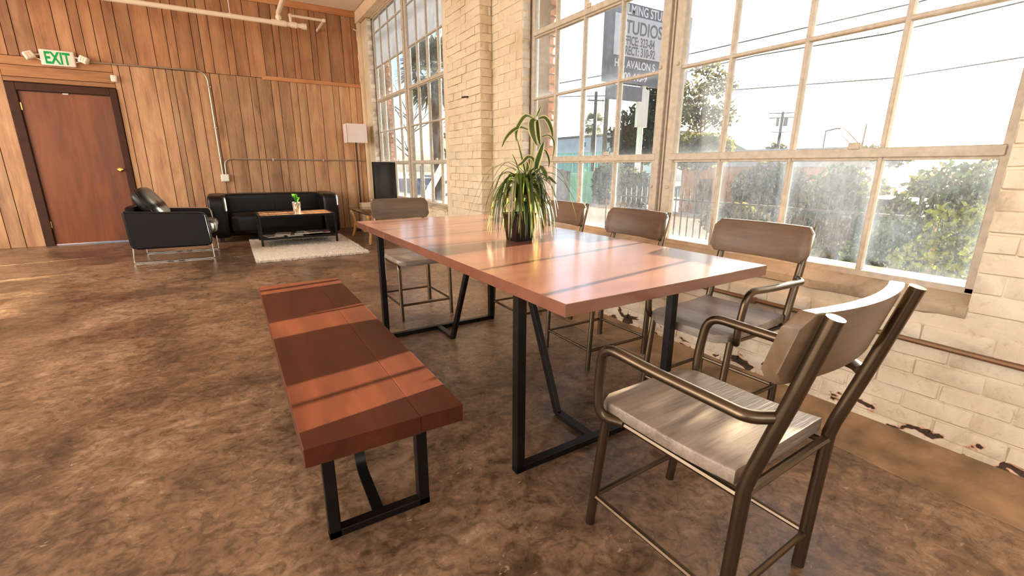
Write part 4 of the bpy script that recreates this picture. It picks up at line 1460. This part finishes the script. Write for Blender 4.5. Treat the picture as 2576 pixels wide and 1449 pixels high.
for lb, x, y, h, r_ in (('shorter timber utility pole beside the distant palm', 20.0, 22.95, 5.6, 0.13), ('taller timber utility pole left of the street sign', 14.2, 15.6, 8.5, 0.10)):
    o = thing('utility_pole', lb, 'pole', (x, y, ZG))
    MB().tube([(0, 0, 0), (0, 0, h - ZG)], [r_, r_ * 0.8], 8).build('pole_shaft', M['timber_pole'], o, True)
    MB().bar((-0.5, 0.2, h - ZG - 0.5), (0.5, -0.2, h - ZG - 0.5), 0.07, 0.07).build('crossarm', M['timber_pole'], o)
    for q in (-0.4, 0.4):
        MB().tube([(q, -q * 0.4, h - ZG - 0.46), (q, -q * 0.4, h - ZG - 0.36)], 0.03, 6).build('insulator', M['grey_metal'], o)
UP = thing('utility_pole', 'far utility pole with double crossarms and transformers', 'pole', (30, 16.95, ZG), math.radians(35))
MB().tube([(0, 0, 0), (0, 0, 4.8)], [0.12, 0.08], 8).build('pole_shaft', M['timber_pole'], UP, True)
for z in (4.72, 4.45):
    MB().bar((0, -0.75, z), (0, 0.75, z), 0.06, 0.06).build('crossarm', M['timber_pole'], UP)
MB().bar((0, -0.5, 3.6), (0, 0.5, 3.6), 0.05, 0.05).build('crossarm', M['timber_pole'], UP)
for y, s in ((-0.22, 0.13), (0.22, 0.09)):
    MB().lathe([(s, 0), (s, 0.5), (s * 0.6, 0.54)], 10, (0, y, 3.95)).build('transformer', M['grey_metal'], UP, True)
SLP = thing('street_lamp', 'thin street lamp seen far off through the right panes', 'lamp', (30, 14.3, ZG))
MB().tube([(0, 0, 0), (0, 0, 3.5), (0, -0.5, 3.6)], 0.05, 6).build('lamp_post', M['timber_pole'], SLP, True)
MB().box(-0.08, 0.08, -0.75, -0.45, 3.56, 3.64, 0.02).build('lamp_head', M['grey_metal'], SLP)
wires = [('upper street cable crossing behind the sign', [(16, 24, 5.6), (16, 17.32, 5.36), (16, 13.1, 5.40), (16, 6.0, 5.32), (16, -6, 5.9)]),
         ('middle street cable crossing above the trees', [(16, 13.9, 4.72), (16, 13.0, 4.77), (16, 10.3, 4.84), (16, 6.5, 4.70), (16, -6, 5.2)]),
         ('lower street cable crossing in front of the tree tops', [(16, 24, 5.1), (16, 19, 4.58), (16, 16.3, 4.28), (16, 12.9, 3.96), (16, 6.2, 3.53), (16, -6, 3.9)])]
for lb, p in wires:
    o = MB().tube(p, 0.022, 5).build('street_cable', M['wire'], None, True)
    tag(o, lb, 'cable', 'street cables')
# buildings
BD = thing('warehouse', 'long low white stucco warehouse beyond the green fence', 'building', (41.5, 46, ZG))
MB().box(-3, 6, -11.5, 13, 0, 5.0).build('wall', M['stucco'], BD)
MB().box(-3.15, 6.2, -11.6, 13.2, 5.0, 5.25).build('parapet', M['roof'], BD)
MB().box(-3.06, -2.99, -0.3, 0.5, 3.9, 4.4).build('window', M['sign_dark'], BD)
MB().box(-3.4, -3.0, -8.5, -6.5, 2.4, 3.3).build('vent_unit', M['grey_metal'], BD)
BH = thing('tan_house', 'tan walled low house with shallow roof beyond the iron fence', 'house', (13.4, 7.9, ZG))
MB().box(-1.2, 1.5, -1.8, 1.9, 0, 1.45).build('wall', M['orange_wall'], BH)
MB().prism([(-1.5, -2.1, 1.45), (1.8, -2.1, 1.45), (0.15, -2.1, 1.95)], (0, 4.3, 0)).build('roof', M['roof'], BH)
MB().box(-1.24, -1.18, -0.5, 0.1, 0.55, 1.05).build('window', M['sign_dark'], BH)
MB().box(-1.24, -1.18, 0.8, 1.2, 0.0, 1.1).build('door', M['trunk'], BH)
BR_ = thing('grey_roof_house', 'distant low house with pale grey gabled roof', 'house', (36, 23.5, ZG))
MB().box(-1.5, 1.5, -2, 2, 0, 2.5).build('wall', M['stucco'], BR_)
MB().prism([(-1.8, -2.4, 2.5), (-1.8, 2.4, 2.5), (-1.8, 0, 3.6)], (3.6, 0, 0)).build('roof', M['roof'], BR_)
# green corrugated fence: separate sheets
GF = thing('corrugated_fence', 'green corrugated sheet fence with grey gaps across the yard', 'fence', (11.0, 13.2, ZG), math.radians(0))
yy = -1.9
k = 0
while yy < 3.6:
    wdt = 0.42
    pts = []
    nseg = 12
    for q in range(nseg + 1):
        pts.append((0.03 * math.cos(q * math.pi), yy + wdt * q / nseg))
    m = MB()
    hgt = 1.28 + 0.08 * math.sin(k * 2.1)
    m.loft([[(px, py, z) for px, py in pts] + [(px + 0.02, py, z) for px, py in reversed(pts)] for z in (0, hgt)])
    m.build('fence_sheet', M['green_metal'] if k % 5 not in (1, 2) else M['grey_metal'], GF)
    yy += wdt + 0.012
    k += 1
GB = thing('green_hoarding', 'pale green hoarding in front of the white warehouse', 'fence', (24, 29.0, ZG))
for q in range(8):
    MB().box(-0.05, 0.05, -4.0 + q * 1.0, -3.03 + q * 1.0, 0, 2.55).build('panel', M['green_metal'], GB)
# iron railings
IF = thing('iron_fence', 'black iron railing with pointed bars outside the near window', 'fence', (6.4, 3.9, ZG))
for q in range(44):
    y = -2.6 + q * 0.13
    MB().tube([(0, y, 0.0), (0, y, 1.02), (0, y, 1.10)], [0.011, 0.011, 0.001], 5).build('fence_bar', M['iron_fence'], IF)
for z in (0.12, 0.9):
    MB().box(-0.012, 0.012, -2.65, 3.05, z - 0.015, z + 0.015).build('fence_rail', M['iron_fence'], IF)
KW = thing('pavement_wall', 'low tan wall running behind the iron railing', 'wall', (8.2, 4.5, ZG))
MB().box(-0.1, 0.1, -4.5, 6.5, 0, 0.42).build('wall_body', M['stucco'], KW)
MB().box(-0.14, 0.14, -4.5, 6.5, 0.42, 0.48).build('wall_cap', M['roof'], KW)

# trees and shrubs
t1 = thing('leafy_tree', 'dense green tree under the street sign', 'tree', (18.5, 17.3, ZG))
t1.scale = (1.16, 1.16, 1.16)
branches((0, 0, 0), (0, 0, 3.6), 7, 1.2, t1, 1, M['trunk'])
foliage([(0, 0.2, 2.6, 1.5, 1.6, 1.3), (0.3, -0.5, 3.6, 1.2, 1.2, 1.0), (0, 0.9, 2.0, 1.2, 1.0, 1.0), (0, -0.8, 4.4, 0.9, 0.8, 0.6)], 6500, 0.11, M['fol_dark'], t1, 2)
t2 = thing('airy_tree', 'sparse yellow green tree right of the window mullion', 'tree', (10.1, 7.6, ZG))
t2.scale = (0.84, 0.84, 0.84)
branches((0, 0, 0), (0.0, 0.1, 3.9), 16, 1.5, t2, 3, M['trunk'], 0.06)
foliage([(0, 0.2, 2.15, 0.9, 1.0, 0.55), (0, -0.5, 2.2, 0.6, 0.5, 0.45)], 4200, 0.075, M['fol_mid'], t2, 4)
foliage([(0, 0.3, 3.2, 0.7, 0.6, 0.5), (0, -0.3, 3.9, 0.6, 0.55, 0.35), (0, 0.5, 3.8, 0.5, 0.4, 0.4), (0, -0.6, 3.1, 0.5, 0.4, 0.4), (0, 0.1, 4.4, 0.4, 0.5, 0.25)], 1700, 0.07, M['fol_olive'], t2, 5, 'outer_foliage')
t3 = thing('bare_tree', 'leafless thin tree far off in the bright right panes', 'tree', (17.0, 7.1, ZG))
t3.scale = (1.25, 1.25, 1.25)
branches((0, 0, 0), (0, -0.1, 2.2), 9, 1.3, t3, 9, M['trunk'], 0.05)
t5 = thing('bare_tree', 'leafless branching tree outside the far window', 'tree', (6.5, 18.6, ZG))
branches((0, 0, 0), (0, 0, 4.6), 18, 1.8, t5, 12, M['trunk'], 0.08)


def palm(x, y, h, fr, n, label, seed, trunk=0.16, sz=1.0):
    o = thing('palm_tree', label, 'tree', (x, y, ZG))
    r = random.Random(seed)
    MB().tube([(0, 0, 0), (0.05, 0, h * 0.5), (0, 0, h)], [trunk * 1.2, trunk, trunk * 0.9], 9).build('trunk', M['trunk'], o, True)
    for k in range(n):
        a = r.uniform(0, 6.283)
        el = r.uniform(-0.9, 1.3)
        d = Vector((math.cos(a) * math.cos(el), math.sin(a) * math.cos(el), math.sin(el)))
        b = Vector((0, 0, h)) + d * fr * 0.45
        side = d.cross(Vector((0, 0, 1)))
        side = side.normalized() if side.length > 0.1 else Vector((1, 0, 0))
        upv = side.cross(d)
        vv, ff = [], []
        # stalk
        vv += [Vector((0, 0, h)) - side * 0.02 * sz, Vector((0, 0, h)) + side * 0.02 * sz, b]
        ff.append((0, 1, 2))
        for q in range(13):
            t = math.radians(-95 + 190 * q / 12)
            dd = d * math.cos(t) + side * math.sin(t)
            tip = b + dd * fr * 0.6 - Vector((0, 0, fr * 0.10)) + upv * r.uniform(-0.05, 0.05)
            mid = b + dd * fr * 0.32 + upv * 0.02
            wv = dd.cross(upv).normalized() * fr * 0.03
            i0 = len(vv)
            vv += [b, mid - wv, tip, mid + wv]
            ff.append((i0, i0 + 1, i0 + 2, i0 + 3))
        me = bpy.data.meshes.new('frond')
        me.from_pydata(vv, [], ff)
        me.materials.append(M['palm'])
        link('frond', me, o)
    return o


palm(34, 39.2, 5.9, 1.5, 46, 'small distant fan palm behind the utility pole', 5, 0.25)
palm(5.2, 12.6, 3.85, 1.15, 60, 'large shaggy fan palm outside the far window', 6, 0.2)
sk = thing('dry_skirt_palm', 'shaggy dead frond skirt palm trunk outside the far window', 'tree', (5.6, 11.6, ZG))
MB().tube([(0, 0, 0), (0, 0, 3.0)], [0.3, 0.22], 9).build('trunk', M['trunk'], sk, True)
foliage([(0, 0, 2.2, 0.6, 0.75, 1.2)], 900, 0.2, M['palm'], sk, 31, 'dead_fronds', 0.15)


def shrub(x, y, clumps, n, size, mat, label, seed):
    o = thing('shrub', label, 'shrub', (x, y, ZG))
    h = max(c[2] for c in clumps)
    MB().tube([(0, 0, 0), (0.03, 0.02, h * 0.6), (0, 0.05, h)], [0.04, 0.03, 0.01], 6).build('stem', M['trunk'], o, True)
    foliage(clumps, n, size, mat, o, seed)


shrub(7.0, 3.05, [(0, 0, 1.0, 0.5, 0.30, 0.50), (0, 0.3, 0.55, 0.4, 0.4, 0.45), (0, -0.35, 0.6, 0.4, 0.35, 0.45)], 3600, 0.06, M['fol_dark'], 'dark shrub behind the second pane from the right', 40)
shrub(4.6, 1.25, [(0, 0, 0.72, 0.25, 0.32, 0.22), (0, 0.2, 0.50, 0.25, 0.2, 0.2), (0.1, -0.25, 0.55, 0.25, 0.25, 0.25), (0, -0.1, 1.0, 0.2, 0.25, 0.2)], 1300, 0.034, M['fol_bright'], 'bright yellow green shrub behind the right end pane', 41)
shrub(5.2, 1.55, [(0, 0.1, 0.6, 0.3, 0.5, 0.4), (0, -0.2, 1.1, 0.3, 0.45, 0.4), (0, -0.6, 0.9, 0.3, 0.4, 0.5)], 2400, 0.045, M['fol_dark'], 'low dark green shrub behind the bright one', 42)
shrub(5.4, 2.75, [(0, 0, 0.42, 0.3, 0.5, 0.28)], 1100, 0.05, M['fol_olive'], 'low olive shrub in front of the iron railing', 43)
shrub(7.6, 4.9, [(0, 0, 0.5, 0.3, 0.7, 0.35)], 1300, 0.06, M['fol_mid'], 'yellow green shrub against the low tan wall', 44)
shrub(10.2, 10.9, [(0, 0, 0.9, 0.4, 0.75, 0.75)], 2000, 0.09, M['fol_dark'], 'dark shrub at the end of the green fence', 45)
shrub(9.6, 9.3, [(0, 0, 0.8, 0.5, 0.8, 0.6)], 1700, 0.08, M['fol_olive'], 'olive shrub left of the tan house', 46)
shrub(11.2, 6.4, [(0, 0, 0.9, 0.5, 1.0, 0.7), (0, -1.6, 0.8, 0.5, 1.0, 0.6)], 2600, 0.08, M['fol_olive'], 'broad olive shrub right of the tan house', 47)
shrub(12.0, 2.6, [(0, 0, 0.9, 0.6, 1.6, 0.75)], 2400, 0.09, M['fol_olive'], 'pale sunlit shrub far behind the right end pane', 48)
shrub(32.5, 18.5, [(0, 0, 2.2, 0.8, 1.0, 0.9), (0, 2.2, 1.9, 0.8, 1.6, 0.7)], 2200, 0.16, M['fol_olive'], 'distant hedge below the far utility pole', 49)
shrub(32.5, 13.4, [(0, 0, 2.0, 0.8, 2.8, 0.7)], 2000, 0.16, M['fol_olive'], 'distant hedge right of the far utility pole', 50)
VC = thing('parked_car', 'dark parked car low behind the right panes', 'car', (8.6, 2.9, ZG))
secs = []
for y, z0, z1, hw in ((-1.1, 0.3, 0.55, 0.5), (-1.0, 0.22, 0.62, 0.62), (-0.55, 0.2, 0.68, 0.66), (-0.3, 0.2, 0.98, 0.6), (0.35, 0.2, 1.0, 0.6), (0.75, 0.2, 0.70, 0.66), (1.0, 0.22, 0.64, 0.62), (1.1, 0.3, 0.5, 0.5)):
    secs.append([(-hw, y, z0), (hw, y, z0), (hw, y, z0 + (z1 - z0) * 0.55), (hw * 0.8, y, z1), (-hw * 0.8, y, z1), (-hw, y, z0 + (z1 - z0) * 0.55)])
MB().loft(secs).build('car_body', M['car'], VC, 30)
for y in (-0.68, 0.68):
    for x in (-0.6, 0.6):
        MB().tube([(x - 0.07, y, 0.2), (x + 0.07, y, 0.2)], 0.2, 14).build('wheel', M['iron'], VC, True)
MB().box(-0.605, -0.56, -0.28, 0.33, 0.72, 0.92).build('side_window', M['screen'], VC)
# yard seen below the far window
YB = thing('leaning_board', 'white board leaning outside the far window', 'board', (2.98, 8.0, ZG))
MB().bar((0.0, 0.75, 0.3), (0.35, -0.15, 1.45), 0.02, 0.14).build('board', M['white_rail'], YB)
YR = thing('yard_rail', 'white painted yard railing outside the far window', 'railing', (6.0, 13.2, ZG))
for y in (-3.0, -1.8, -0.6, 0.6, 1.8, 3.0):
    MB().box(-0.03, 0.03, y - 0.03, y + 0.03, 0, 1.45).build('rail_post', M['white_rail'], YR)
for z in (0.75, 1.1):
    MB().box(-0.025, 0.025, -3.0, 3.0, z - 0.04, z + 0.04).build('rail_board', M['white_rail'], YR)
YBL = thing('blue_barrier', 'low blue barrier in the yard behind the white railing', 'barrier', (7.2, 14.2, ZG))
MB().box(-0.15, 0.15, -2.6, 1.8, 0, 0.62, 0.03).build('barrier_body', M['blue'], YBL)
MB().box(-0.17, 0.17, -2.6, 1.8, 0.62, 0.68).build('barrier_cap', M['white_rail'], YBL)
